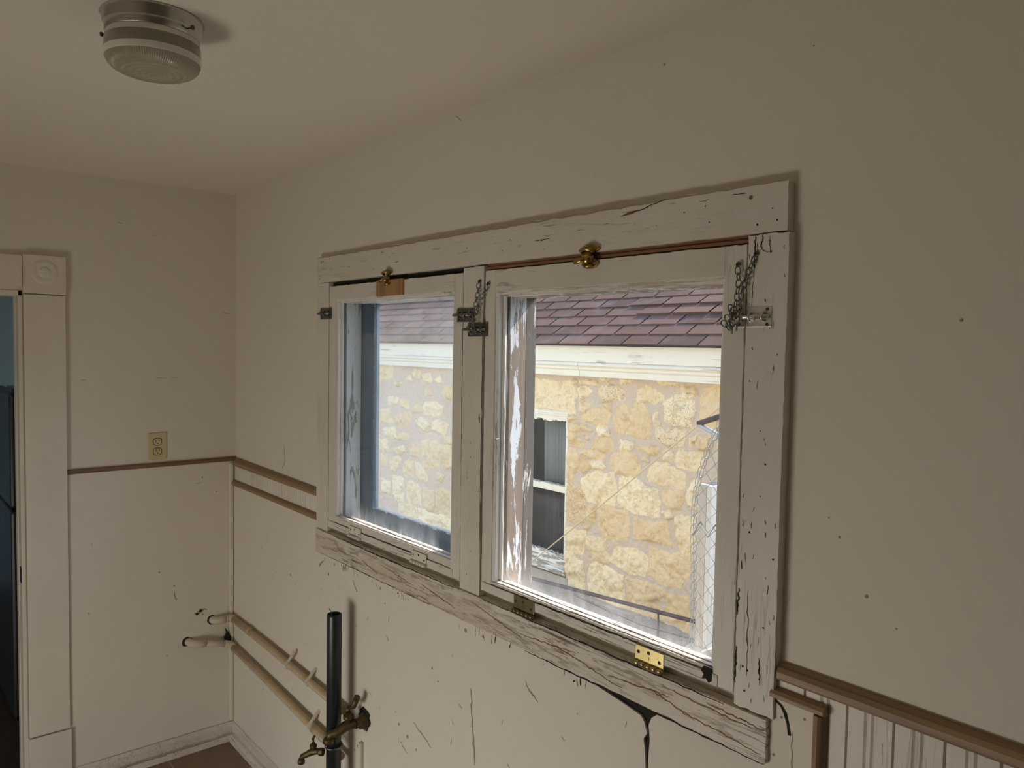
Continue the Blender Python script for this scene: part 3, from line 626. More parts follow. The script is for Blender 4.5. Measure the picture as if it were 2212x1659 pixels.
# ---- ceiling light
CLX, CLY = 1.746, -.814
cl = empty('ceiling_light', (CLX, CLY, ZC), 'round flush ceiling light with a chrome rim and banded glass', 'ceiling light')
Z = ZC
MB().lathe([(0, Z), (.0955, Z), (.0965, Z - .003), (.0935, Z - .007), (.0925, Z - .017), (.0900, Z - .020), (.0890, Z - .024), (.0885, Z - .038), (.0865, Z - .039), (.086, Z - .030), (0, Z - .030)], (CLX, CLY, 0), 'z', 72).build('canopy', 'chrome', cl)
prof = [(.0835, Z - .030), (.0875, Z - .041), (.0890, Z - .050), (.0895, Z - .0505), (.0905, Z - .072), (.0905, Z - .0725), (.0900, Z - .084), (.0890, Z - .0855), (.085, Z - .094), (.078, Z - .101), (.070, Z - .105), (.064, Z - .1065), (.060, Z - .1045), (.054, Z - .1085), (.048, Z - .1060), (.040, Z - .1100), (.034, Z - .1075), (.026, Z - .1110), (.020, Z - .1085), (.010, Z - .1110), (.004, Z - .1115), (0, Z - .1135)]
MB().lathe(prof, (CLX, CLY, 0), 'z', 96, mis=[0, 0, 0, 1, 1, 0, 0] + [2] * 14).build('glass_shade', ['shade_white', 'shade_smoke', 'frosted'], cl)
for a in (math.radians(230), math.radians(27), math.radians(128)):
    c = (CLX + .090 * math.cos(a), CLY + .090 * math.sin(a), Z - .031); e = (CLX + .103 * math.cos(a), CLY + .103 * math.sin(a), Z - .031)
    f_ = (CLX + .106 * math.cos(a), CLY + .106 * math.sin(a), Z - .031)
    MB().tube([c, e], .0016, 8).tube([e, f_], .0045, 12).build('thumb_screw', 'screw', cl)

# ---- wall outlet
ol = empty('wall_outlet', (0, -.334, 1.36), 'ivory duplex wall outlet above the thin brown rail', 'outlet')
MB().prism([(-.371, 1.302), (-.297, 1.303), (-.297, 1.417), (-.371, 1.416)], 'x', .0, .006).build('cover_plate', 'ivory', ol, .003)
for z in (1.3785, 1.3375):
    pl = [(-.334 + .0165 * max(-.82, min(.82, math.cos(t))) / .82 * .95, z + .0145 * math.sin(t)) for t in [2 * math.pi * i / 28 for i in range(28)]]
    rc = MB().prism([(y * 1.0, zz) for y, zz in pl], 'x', .0, .0085).build('receptacle', 'ivory', ol, .0008)
    MB().tube([(.0065, y, zz) for y, zz in [(-.334 + (p[0] + .334) * 1.08, z + (p[1] - z) * 1.08) for p in pl]], .0009, 6, closed=True).build('outline', 'slot', rc)
    sl = MB().box(.0084, .0090, -.3415, -.3395, z + .000, z + .009).box(.0084, .0090, -.3290, -.3270, z + .001, z + .008)
    sl.lathe([(0, .0090), (.0024, .0090)], (0, -.334, z - .0065), 'x', 12); sl.build('slot', 'slot', rc)
MB().lathe([(0, .0075), (.0028, .0068), (.0030, .006)], (0, -.334, 1.358), 'x', 14).build('screw', 'ivory', ol)

# ================================================================ WINDOW CASINGS
YF = -.022
mb = MB(); board(mb, .848, 2.695, 2.0205, 2.110, YF, 0, 0, (.0008, .001, .003, .001), 90)
mb.prism([(2.30, 2.089), (2.325, 2.096), (2.355, 2.098), (2.335, 2.091)], 'y', YF - .0012, YF, 1)
mb.ribbon(crackline((2.33, 2.092), (2.42, 2.109), 10, .0012), .0022, 'y', YF - .0014, 2)
for x, z, r in ((2.62, 2.087, .0055), (2.665, 2.062, .0022), (2.635, 2.036, .003), (2.675, 2.040, .0025), (2.53, 2.052, .002), (2.47, 2.078, .002), (2.40, 2.06, .0015), (2.52, 2.084, .002), (.885, 2.09, .003), (.88, 2.06, .002), (.872, 2.045, .003), (.87, 2.035, .003), (.95, 2.10, .003), (1.35, 2.075, .0015), (1.9, 2.05, .002), (2.05, 2.065, .0015), (2.06, 2.04, .0015), (1.66, 2.03, .002), (1.75, 2.07, .0025)):
    mb.lathe([(0, YF - .0006), (r * .72, YF - .0006)], (x, 0, z), 'y', 9, 1 if r > .005 else 2)
mb.ribbon(crackline((.85, 2.1085), (2.69, 2.1085), 90, .0016), .005, 'y', YF - .0005, 3)
for k in range(26):
    a = random.uniform(.87, 2.66); z = random.uniform(2.025, 2.106); mb.ribbon(crackline((a, z), (a + random.uniform(.01, .05), z + random.uniform(-.003, .003)), 5, .001), random.uniform(.001, .0022), 'y', YF - .0005, random.choice((2, 3, 3)))
struct(mb.build('trim_window_header', ['trim_x', 'raw', 'gap', 'scuff'], None, .0012), 'long painted header board across the top of both windows', 'window trim')
mb = MB(); board(mb, .850, .9405, 1.133, 2.0185, YF + .001, 0, 0, (.001, .001, .001, .001), 50)
struct(mb.build('trim_casing_far', 'trim_z', None, .0015), 'vertical painted casing left of the small window', 'window trim')
mb = MB(); board(mb, 1.736, 1.8255, 1.134, 2.0165, YF, 0, 0, (.001, .001, .001, .001), 50)
for k in range(16): ov_x = random.uniform(1.742, 1.82); ov_z = random.uniform(1.16, 1.99); mb.lathe([(0, YF - .0005), (random.uniform(.0006, .0018), YF - .0005)], (ov_x, 0, ov_z), 'y', 7, random.choice((1, 2)))
for a, b in (((1.737, 1.98), (1.7365, 1.50)), ((1.8245, 1.9), (1.8245, 1.25))): mb.ribbon(crackline(a, b, 25, .001), .002, 'y', YF - .0005, 1)
mb.ribbon(crackline((1.815, 1.625), (1.817, 1.60), 4, .001), .006, 'y', YF - .0005, 2)
struct(mb.build('trim_mullion', ['trim_z', 'gap', 'raw'], None, .0015), 'vertical painted post between the small and the large window', 'window trim')
mb = MB(); board(mb, 2.6185, 2.700, 1.137, 2.0175, YF - .001, 0, 0, (.002, .0007, .002, .001), 60)
for a, b, wd in (((2.633, 2.016), (2.632, 1.955), .003), ((2.648, 2.016), (2.645, 1.99), .003), ((2.645, 1.99), (2.66, 1.985), .0015), ((2.662, 2.012), (2.664, 1.985), .0015), ((2.632, 1.955), (2.63, 1.88), .0010), ((2.622, 1.36), (2.619, 1.31), .0035), ((2.621, 1.25), (2.619, 1.18), .004), ((2.641, 1.36), (2.645, 1.20), .0015), ((2.668, 1.24), (2.672, 1.195), .003)):
    mb.ribbon(crackline(a, b, 12, .0015), wd, 'y', YF - .0016, 1)
for k in range(40): mb.ribbon(crackline((q1 := random.uniform(2.622, 2.695), q2 := random.uniform(1.15, 2.01)), (q1 + random.uniform(-.002, .002), q2 + random.uniform(.004, .018)), 3, .0008), random.uniform(.0008, .002), 'y', YF - .0016, random.choice((1, 2, 2)))
for x, z, r in ((2.665, 1.985, .003), (2.640, 1.47, .0028), (2.668, 1.60, .0026), (2.685, 1.80, .002), (2.63, 1.75, .002), (2.69, 1.43, .0026), (2.675, 1.30, .0025), (2.635, 1.215, .003), (2.645, 1.21, .003), (2.64, 1.17, .003), (2.655, 1.66, .0015), (2.66, 1.54, .0015)):
    mb.lathe([(0, YF - .0016), (r * .72, YF - .0016)], (x, 0, z), 'y', 9, 1)
struct(mb.build('trim_casing_near', ['trim_z', 'gap', 'scuff'], None, .002), 'wide cracked vertical casing right of the large window', 'window trim')
mb = MB(); board(mb, .856, 2.690, 1.050, 1.1335, YF - .004, 0, 0, (.002, .001, .0015, .001), 110)
mb.box(.856, 2.690, YF - .006, 0, 1.1245, 1.1335)
long = [((1.32, 1.105), (1.50, 1.085)), ((1.55, 1.10), (1.72, 1.075)), ((1.80, 1.112), (2.02, 1.075)), ((2.0, 1.085), (2.20, 1.10)), ((2.10, 1.10), (2.34, 1.068)), ((2.30, 1.085), (2.47, 1.095)), ((2.42, 1.095), (2.53, 1.072)), ((2.50, 1.078), (2.68, 1.064)), ((1.20, 1.09), (1.30, 1.07)), ((2.56, 1.118), (2.685, 1.112)), ((2.45, 1.112), (2.66, 1.106))]
for a, b in long: mb.ribbon(crackline(a, b, 22, .0022), .0026, 'y', YF - .0046, 1)
mb.ribbon(crackline((2.02, 1.0495), (2.688, 1.0490), 50, .0012), .0045, 'y', YF - .0044, 2)
mb.ribbon(crackline((.857, 1.050), (1.6, 1.050), 50, .0010), .0020, 'y', YF - .0044, 2)
mb.ribbon(crackline((1.0, 1.132), (1.72, 1.131), 40, .0012), .004, 'y', YF - .0064, 2)
mb.ribbon(crackline((1.85, 1.133), (2.60, 1.131), 40, .0012), .004, 'y', YF - .0064, 2)
struct(mb.build('trim_apron', ['worn_x', 'raw', 'gap'], None, .0012), 'badly weathered apron board under both windows', 'window trim')
# thin dark shadow joint above the sashes: the stepped head stop, with a raw wood strip over the large sash
st = MB().box(.943, 1.733, -.004, .03, 2.006, 2.0205, 0).box(1.829, 2.614, -.010, .03, 2.0065, 2.0205, 1).box(1.829, 2.614, -.0145, -.010, 2.0065, 2.0125, 1)
struct(st.build('trim_head_stop', ['gap', 'raw'], None), 'raw reddish wood strip showing above the large sash', 'window trim')

# ================================================================ SASHES
YSF = -.0195
def sash_parts(win, ox, oz, ix, iz, gx, gz, mats):
    y1 = .014
    def mk(name, x0, x1, z0, z1, rag, mat):
        m_ = MB(); board(m_, x0, x1, z0, z1, YSF, y1, 0, rag, 40); return m_.build(name, mat, win, .0013)
    mk('stile', ox[0], ix[0], oz[0] + .012, oz[1], (.0005, .0006, .001, .001), 'sash_z')
    mk('stile', ix[1], ox[1], oz[0] + .004, oz[1], (.0005, .001, .001, .0006), 'sash_z')
    mk('top_rail', ix[0], ix[1], iz[1], oz[1], (.0006, 0, .001, 0), 'sash_x')
    lo = MB(); board(lo, ix[0] - .0, ix[1], oz[0] + .028, iz[0], YSF, y1, 0, (.001, 0, .0006, 0), 40)
    board(lo, ox[0] + .001, ix[1] + .012, oz[0] + .003, oz[0] + .0265, YSF - .002, y1, 0, (.001, 0, .001, 0), 40)
    lo.ribbon(crackline((ix[0] - .03, oz[0] + .027), (ix[1], oz[0] + .0275), 60, .0012), .0026, 'y', YSF - .0005 - .002, 1)
    for k in range(14):
        a = random.uniform(ox[0] + .05, ix[1] - .05); z = random.uniform(oz[0] + .006, oz[0] + .022); l = random.uniform(.02, .07)
        lo.ribbon(crackline((a, z), (a + l, z + random.uniform(-.002, .002)), 7, .0008), .0013, 'y', YSF - .0026, 2)
    bot = lo.build('bottom_rail', ['sash_x', 'gap', 'scuff'], win, .001)
    # glazing beads, mitred frame that slopes back to the glass
    def bead(name, quads, mat):
        b = MB()
        for q in quads: b.add(q, [(0, 1, 2, 3)])
        return b
    yb0, yb1, yb2 = YSF + .003, -.003, .003
    A = (ix[0], ix[1], iz[0], iz[1]); Bq = (gx[0], gx[1], gz[0], gz[1]); mid = tuple(a + (b - a) * .55 for a, b in zip(A, Bq))
    def ringv(q, y): return [(q[0], y, q[2]), (q[1], y, q[2]), (q[1], y, q[3]), (q[0], y, q[3])]
    for side, nm, mt in ((0, 'glazing_bead', 'putty'), (1, 'glazing_bead', 'putty_z'), (2, 'glazing_bead', 'putty'), (3, 'glazing_bead', 'putty_z')):
        R = [ringv(A, y1 - .001), ringv(A, yb0), ringv(mid, yb0 + .0015), ringv(mid, yb1), ringv(Bq, yb1 + .001), ringv(Bq, yb2)]
        i, j = side, (side + 1) % 4; vs = []; n = 14
        for t in range(n + 1):
            for r_i, rg in enumerate(R):
                a, b = rg[i], rg[j]; k = t / n; jit = random.uniform(-.0012, .0012) if (0 < t < n and r_i in (4, 5)) else 0
                p = [a[q] + (b[q] - a[q]) * k for q in range(3)]
                if side in (0, 2): p[2] += jit
                else: p[0] += jit
                vs.append(tuple(p))
        fs = [(t * 6 + r_, t * 6 + r_ + 1, (t + 1) * 6 + r_ + 1, (t + 1) * 6 + r_) for t in range(n) for r_ in range(5)]
        MB().add(vs, fs).build(nm, mt, win)
    return bot
def pane(win, gx, gz, mat):
    return MB().add([(gx[0] - .004, .005, gz[0] - .004), (gx[1] + .004, .005, gz[0] - .004), (gx[1] + .004, .005, gz[1] + .004), (gx[0] - .004, .005, gz[1] + .004)], [(0, 1, 2, 3)]).build('pane', mat, win)
win1 = struct(empty('window_1', (1.338, 0, 1.15)), 'small hazy sash window nearest the corner', 'window')
sash_parts(win1, (.944, 1.732), (1.151, 2.004), (.994, 1.688), (1.202, 1.957), (1.010, 1.680), (1.207, 1.945), None)
pane(win1, (1.010, 1.680), (1.207, 1.945), M['glass_l'])
win2 = struct(empty('window_2', (2.22, 0, 1.15)), 'large clear sash window nearest the camera', 'window')
sash_parts(win2, (1.831, 2.613), (1.151, 2.003), (1.872, 2.567), (1.186, 1.946), (1.895, 2.556), (1.191, 1.934), None)
pane(win2, (1.895, 2.556), (1.191, 1.934), M['glass_r'])
# rotten notch at the corner of the large bottom rail
nb = MB().prism([(2.548, 1.187), (2.566, 1.186), (2.567, 1.162), (2.560, 1.156), (2.553, 1.163), (2.544, 1.160), (2.548, 1.170), (2.541, 1.176)], 'y', YSF - .0030, YSF - .0020)
nb.build('rot_notch', 'gap', win2)
# exterior jambs of both openings
def jamb(win, gx0, gx1, z0, z1, mat, msill, stop=True):
    MB().box(gx0 - .045, gx0 + .001, .0145, .070, z0 - .06, z1 + .06).build('jamb', mat, win, .001)
    if stop: MB().box(gx0 - .045, gx0 - .001 + .002, .0705, .105, z0 - .06, z1 + .06).build('outer_stop', 'stop', win, .001)
    MB().box(gx1 - .001, gx1 + .045, .0145, .105, z0 - .06, z1 + .06).build('jamb', mat, win, .001)
    MB().prism([(.0145, z0 - .024), (.13, z0 - .085), (.13, z0 - .105), (.0145, z0 - .055)], 'x', gx0 - .05, gx1 + .05).build('outer_sill', msill, win, .002)
    MB().prism([(.0062, z0 - .002), (.022, z0 - .004), (.040, z0 - .014), (.040, z0 - .035), (.0062, z0 - .035)], 'x', gx0, gx1).build('outer_lip', 'putty', win, .001)
    MB().box(gx0 - .045, gx1 + .045, .0145, .105, z1 + .001, z1 + .06).build('head_jamb', mat, win)
jamb(win1, 1.010, 1.684, 1.207, 1.945, 'peel_l', 'peel_x', False)
jamb(win2, 1.893, 2.560, 1.191, 1.934, 'peel', 'peel_x')
# storm frame outside the small window
stf = MB(); y0, y1 = .0775, .100
for a, b, c, d in ((.968, 1.088, 1.12, 1.99), (1.62, 1.6835, 1.12, 1.99), (1.088, 1.62, 1.12, 1.233), (1.088, 1.62, 1.952, 1.99)): stf.box(a, b, y0, y1, c, d)
sf = stf.build('storm_frame', 'storm', win1, .002)
edge = MB()  # whitish highlight along the frame edges, painted as ribbons
for a, b in (((1.088, 1.234), (1.088, 1.952)), ((1.088, 1.234), (1.62, 1.234))):
    edge.ribbon(crackline(a, b, 60, .0018), .005, 'y', y0 - .0006)
edge.build('edge_highlight', 'peel', sf)
MB().add([(1.086, .088, 1.231), (1.622, .088, 1.231), (1.622, .088, 1.954), (1.086, .088, 1.954)], [(0, 1, 2, 3)]).build('storm_pane', M['glass_storm'], sf)

# ================================================================ WINDOW HARDWARE
def screwhead(mb, x, y, z, r=.0032, mi=0, mj=1):
    mb.lathe([(0, y - .0012), (r * .8, y - .0012), (r, y)], (x, 0, z), 'y', 12, mi)
    a = random.uniform(0, 1.5)
    for q in (a, a + math.pi / 2):
        dx, dz = math.cos(q) * r * .6, math.sin(q) * r * .6
        mb.ribbon([(x - dx, z - dz), (x, z), (x + dx, z + dz)], r * .35, 'y', y - .0014, mj)
def hinge(win, x0, x1, zt, zb, mat, label, slots=True, tilt=0):
    h = MB().box(x0, x1, YSF - .0042, YSF - .002, zb, zt).build('hinge', mat, win, .0008, label=label)
    k = MB(); n = 5; w_ = (x1 - x0) / n
    for i in range(n): k.tube([(x0 + i * w_ + .0006, YSF - .0075, zb - .003), (x0 + (i + 1) * w_ - .0006, YSF - .0075, zb - .003)], .0052, 12)
    k.tube([(x0 - .002, YSF - .0075, zb - .003), (x1 + .002, YSF - .0075, zb - .003)], .0028, 10)
    k.build('knuckle', mat, h)
    wdt = x1 - x0
    for fx, fz in ((.12, .42), (.48, .28), (.86, .62)):
        sc = MB()
        if slots: screwhead(sc, x0 + wdt * fx, YSF - .0042, zt - (zt - zb) * fz, .0042, 0, 1)
        else: sc.lathe([(0, YSF - .0046), (.0034, YSF - .0046)], (x0 + wdt * fx, 0, zt - (zt - zb) * fz), 'y', 10, 1)
        sc.build('screw', ['screw' if slots else 'gap', 'gap'], h)
    if slots: MB().box(x0 + wdt * .5 - .0006, x0 + wdt * .5 + .0006, YSF - .0046, YSF - .0042, zt - (zt - zb) * .72, zt - (zt - zb) * .52).build('slot', 'gap', h)
hinge(win2, 1.971, 2.049, 1.178, 1.143, 'brass_dull', 'dull brass hinge')
hinge(win2, 2.374, 2.450, 1.177, 1.143, 'brass_bright', 'bright brass hinge')
hinge(win1, 1.106, 1.184, 1.190, 1.160, 'trim', 'hinge painted over in white', False)
hinge(win1, 1.494, 1.574, 1.190, 1.160, 'trim', 'hinge painted over in white', False)

def rotary_lock(win, x, zt, label, s=1.0):
    k = empty('sash_lock', (x, YF, zt), parent=win, label=label)
    pl = []
    for i in range(28):
        t = 2 * math.pi * i / 28; pl.append((x + .028 * s * math.cos(t) * (1 + .18 * math.cos(2 * t)), zt + .018 + .0115 * s * math.sin(t) * (1 + .1 * math.cos(4 * t))))
    MB().prism(pl, 'y', YF - .0075, YF).build('keeper_plate', 'brass', k, .001)
    MB().tube([(x - .020 * s, YF - .009, zt + .010), (x - .018 * s, YF - .018, zt + .014), (x, YF - .022, zt + .016), (x + .016 * s, YF - .018, zt + .014), (x + .018 * s, YF - .009, zt + .010)], .0038, 10).build('keeper_hook', 'brass', k)
    b = [(x + .026 * s * math.cos(2 * math.pi * i / 24), zt - .014 + .013 * s * math.sin(2 * math.pi * i / 24)) for i in range(24)]
    MB().prism(b, 'y', YSF - .008, YSF).build('base_plate', 'brass', k, .001)
    MB().lathe([(0, YSF - .022), (.006 * s, YSF - .0225), (.0125 * s, YSF - .019), (.0165 * s, YSF - .012), (.017 * s, YSF - .006)], (x - .004, 0, zt - .004), 'y', 28).build('cam', 'brass', k)
    MB().tube([(x - .004, YSF - .018, zt - .004), (x - .014, YSF - .023, zt - .009), (x - .028 * s, YSF - .024, zt - .012), (x - .033 * s, YSF - .0225, zt - .0105)], [.005, .0048, .0042, .0055], 12).build('lever', 'brass', k)
    MB().tube([(x - .020 * s, YSF - .010, zt - .016), (x - .006, YSF - .015, zt - .022), (x + .012, YSF - .011, zt - .019)], .0034, 10).build('rim', 'brass', k)
    for dx, dz, yy in ((.020, .020, YF - .0078), (-.020, .020, YF - .0078), (.018, -.012, YSF - .0085)):
        sc = MB(); screwhead(sc, x + dx * s, yy, zt + dz, .0034); sc.build('screw', ['brass', 'gap'], k)
rotary_lock(win2, 2.216, 2.009, 'brass rotary sash lock above the large pane', .92)
rotary_lock(win1, 1.349, 2.012, 'brass rotary sash lock above the small pane', .72)
# plywood shim under the small lock
tag(MB().box(1.278, 1.4325, YSF - .0075, YSF, 1.9565, 2.006).build('wood_shim', 'ply', None, .0008), 'raw plywood shim block behind the small brass lock', 'wood block')

def slide_bolt(win, x0, x1, z0, z1, split, mat, label, yb=YF):
    k = empty('slide_bolt', ((x0 + x1) / 2, yb, (z0 + z1) / 2), parent=win, label=label)
    zc = (z0 + z1) / 2; h = z1 - z0
    MB().box(x0, x0 + (x1 - x0) * split - .0015, yb - .003, yb, z0, z1).build('plate', mat, k, .002)
    MB().box(x0 + (x1 - x0) * split + .0015, x1, yb - .003, yb, z0, z1).build('plate', mat, k, .002)
    MB().tube([(x0 - .011, yb - .008, zc), (x0 - .008, yb - .008, zc), (x1 - .004, yb - .008, zc)], [.0030, .0042, .0042], 14).build('bolt', mat, k)
    g = MB()
    for fx in (.20, .44, .80): 
        xx = x0 + (x1 - x0) * fx; g.tube([(xx, yb - .002, zc - .0075), (xx, yb - .009, zc - .0068), (xx, yb - .0130, zc), (xx, yb - .009, zc + .0068), (xx, yb - .002, zc + .0075)], .0024, 8)
    g.build('guide', mat, k)
    MB().tube([(x0 + (x1 - x0) * .60, yb - .009, zc), (x0 + (x1 - x0) * .60, yb - .017, zc - .007)], [.0030, .0036], 10).build('knob', mat, k)
    for fx in (.12, .88):
        for fz in (.14, .86):
            sc = MB(); screwhead(sc, x0 + (x1 - x0) * fx, yb - .003, z0 + h * fz, .0034); sc.build('screw', ['screw', 'gap'], k)
slide_bolt(win1, .884, .964, 1.890, 1.930, .70, 'zinc_dark', 'small steel slide bolt left of the small pane')
slide_bolt(win1, 1.712, 1.792, 1.870, 1.908, .30, 'zinc_dark', 'steel slide bolt right of the small pane')
slide_bolt(win2, 1.762, 1.846, 1.831, 1.868, .72, 'zinc_dark', 'steel slide bolt left of the large pane')
slide_bolt(win2, 2.596, 2.672, 1.849, 1.887, .30, 'zinc', 'bright steel slide bolt right of the large pane')

def chain_links(mb, path, L=.0155, r=.0052, wr=.00125):
    P = [Vector(p) for p in path]; seg = [(P[i + 1] - P[i]).length for i in range(len(P) - 1)]; tot = sum(seg); n = max(2, int(tot / (L * .74)))
    def at(d):
        for i, s_ in enumerate(seg):
            if d <= s_ or i == len(seg) - 1: return P[i].lerp(P[i + 1], min(1, d / s_)), (P[i + 1] - P[i]).normalized()
            d -= s_
    for k in range(n):
        p, t = at(tot * (k + .5) / n); t = (t + Vector((random.uniform(-.18, .18), random.uniform(-.1, .1), random.uniform(-.1, .1)))).normalized()
        yv = Vector((0, 1, 0)); u = t.cross(yv).normalized(); v = t.cross(u).normalized(); a = (math.radians(35) if k % 2 else math.radians(-50)) + random.uniform(-.3, .3)
        s_ = u * math.cos(a) + v * math.sin(a); pts = []
        for j in range(14):
            q = 2 * math.pi * j / 14; c_, sn = math.cos(q), math.sin(q)
            pts.append(p + t * (L / 2 - r + (0)) * (1 if c_ > 0 else -1) * min(1, abs(c_) * 4) + t * c_ * r + s_ * sn * r * .9)
        mb.tube(pts, wr, 6, closed=True)
def chain(win, a, b, bottom, label, yy=YF, bunch=0):
    k = empty('safety_chain', (a[0], yy, a[1]), parent=win, label=label)
    c = MB(); y = yy - .010
    chain_links(c, [(a[0], y + .004, a[1] - .006), (a[0] + (bottom[0] - a[0]) * .3 + .004, y, a[1] - .03), (bottom[0] - .004, y, (a[1] + bottom[1]) / 2), (bottom[0] - .006, y - .010, bottom[1] + .03), (bottom[0] - .006, y - .009, bottom[1])])
    chain_links(c, [(b[0], y + .004, b[1] - .006), (b[0] + (bottom[0] - b[0]) * .35, y, b[1] - .03), (bottom[0] + .006, y, (b[1] + bottom[1]) / 2), (bottom[0] + .006, y - .012, bottom[1] + .03), (bottom[0] + .004, y - .009, bottom[1] + .006)])
    for q in range(bunch):
        cx, cz = bottom[0] + random.uniform(-.012, .010), bottom[1] + .008 + q * .007; an = random.uniform(0, 3.1)
        chain_links(c, [(cx, y - .014, cz), (cx + .02 * math.cos(an), y - .014, cz + .022 * math.sin(an))])
    c.build('chain', 'zinc_dark', k)
    for p in (a, b):
        sc = MB(); screwhead(sc, p[0], yy - .004, p[1], .0055); sc.tube([(p[0], yy, p[1]), (p[0], yy - .005, p[1])], .003, 8); sc.build('screw', ['screw', 'gap'], k)
chain(win1, (1.812, 1.976), (1.848, 1.968), (1.806, 1.838), 'short chain hanging on the middle post')
chain(win2, (2.600, 1.966), (2.637, 1.983), (2.607, 1.838), 'bunched chain hanging over the bright slide bolt', bunch=4)
# small nail in the stile of the large sash
MB().tube([(1.889, -.010, 1.567), (1.897, -.030, 1.566), (1.90, -.0335, 1.566)], [.0013, .0013, .003], 8).build('nail', 'zinc', win2)

# ================================================================ PIPES
def pipe_run(root, path, r, name='pipe', mat='pvc'): return MB().tube(path, r, 18).build(name, mat, root)
def arc(a, c, b, n=6):      # quadratic bend from a to b with corner c
    a, b, c = Vector(a), Vector(b), Vector(c); return [tuple(a * (1 - t) ** 2 + c * 2 * t * (1 - t) + b * t * t) for t in [i / n for i in range(n + 1)]]
def strap(root, x, z, yy, r, top, curl=False):
    pts = [(x + .012, yy + .030, z + top), (x + .008, yy + .012, z + top * .7), (x + .004, yy - .004, z + r + .004), (x, yy - r - .003, z + r * .2), (x - .003, yy - r * .7, z - r - .002), (x - .004, yy + .012, z - r - .004), (x - .004, yy + .026, z - r - .006)]
    if curl: pts[0] = (x + .030, yy + .004, z + top); pts[1] = (x + .030, yy - .002, z + top * .72)
    m_ = MB()
    V = [Vector(p) for p in pts]; vs = []
    for i, p in enumerate(V): vs += [p + Vector((-.0075, 0, 0)), p + Vector((.0075, 0, 0))]
    m_.add(vs, [(2 * i, 2 * i + 1, 2 * i + 3, 2 * i + 2) for i in range(len(V) - 1)])
    o = m_.build('strap', 'pvc_white', root); so = o.modifiers.new('solid', 'SOLIDIFY'); so.thickness = .0035
    return o
R0 = .0135
up_ = empty('water_pipe', (.035, -.11, .57), 'upper beige supply pipe running from the corner to the black pipe', 'pipe', 'beige water pipes along the wall')
zc = .575
pipe_run(up_, arc((.0, -.108, .566), (.038, -.108, .566), (.038, -.082, .566)) + [(.038, -.062, .567)], .0165, 'elbow', 'pvc_white')
pipe_run(up_, [(.038, -.066, .567), (.038, -.048, .567)], .0135)
pipe_run(up_, [(.038, -.060, .567), (.038, -.050, .567)] + arc((.038, -.050, .567), (.038, -.036, .568), (.056, -.036, .569)) + [(.075, -.036, .570)], .0162, 'elbow', 'pvc_white')
pipe_run(up_, [(.07, -.036, .571), (.45, -.038, .568), (1.10, -.040, .548)], R0)
for a in (.235,): pipe_run(up_, [(a, -.0365, .571), (a + .035, -.0365, .571)], .0158, 'coupling', 'pvc')
strap(up_, .655, .561, -.038, R0, .062, True); strap(up_, .835, .556, -.038, R0, .060)
lo_ = empty('water_pipe', (.035, -.21, .49), 'lower beige supply pipe with a long elbow, nearer the floor', 'pipe', 'beige water pipes along the wall')
pipe_run(lo_, arc((.0, -.212, .492), (.036, -.212, .488), (.038, -.182, .484)) + [(.038, -.150, .480)], .0165, 'elbow', 'pvc_white')
pipe_run(lo_, [(.038, -.155, .480), (.038, -.052, .452)], .0128, 'pipe', 'pvc_white')
pipe_run(lo_, [(.038, -.066, .456)] + arc((.038, -.056, .453), (.038, -.038, .447), (.058, -.038, .444)) + [(.075, -.038, .443)], .0165, 'elbow', 'pvc_white')
pipe_run(lo_, [(.07, -.038, .443), (.45, -.040, .425), (1.10, -.045, .388)], R0)
pipe_run(lo_, [(.885, -.0435, .400), (.955, -.044, .396)], .0158, 'coupling', 'pvc')
strap(lo_, .862, .402, -.042, R0, .060)
# dark ragged holes around the pipes
hm = MB()
for y, z, r in ((-.110, .566, .021), (-.217, .492, .022)):
    hm.prism([(y + r * math.cos(t) * random.uniform(.85, 1.15), z + r * math.sin(t) * random.uniform(.85, 1.15)) for t in [2 * math.pi * i / 18 for i in range(18)]], 'x', .007, .0078)
struct(hm.build('wall_left_pipe_holes', 'gap'), 'dark ragged holes where the beige pipes enter the wall', 'wall hole')
hm = MB().prism([(-.060, .528), (-.042, .500), (-.028, .470), (-.030, .455), (-.058, .462), (-.062, .480), (-.052, .500)], 'x', .0185, .0192)
struct(hm.build('wall_left_corner_hole', 'gap'), 'small dark broken patch in the corner above the lower pipe', 'wall hole')

bp = empty('drain_pipe', (1.13, -.09, 0), 'black vertical open-topped drain pipe in front of the wall', 'pipe')
PX, PY = 1.130, -.090
bp_t = MB().lathe([(.0205, .60), (.0205, .903), (.0215, .906), (.0240, .905), (.0245, .900), (.0245, .0), (0, 0)], (PX, PY, 0), 'z', 32); bp_t.build('pipe', 'black', bp)
MB().tube([(PX - .023, PY, .905), (PX - .026, PY - .003, .912), (PX - .028, PY - .005, .917)], .0012, 5).build('burr', 'black', bp)
MB().tube([(PX + .015, PY - .017, .903), (PX + .016, PY - .019, .917)], .0014, 5).build('burr', 'black', bp)
tag(MB().box(1.185, 1.200, -.030, -.0165, 0, .47).build('white_pipe_board', 'trim', None, .002), 'narrow white strip standing behind the black pipe', 'wood strip')

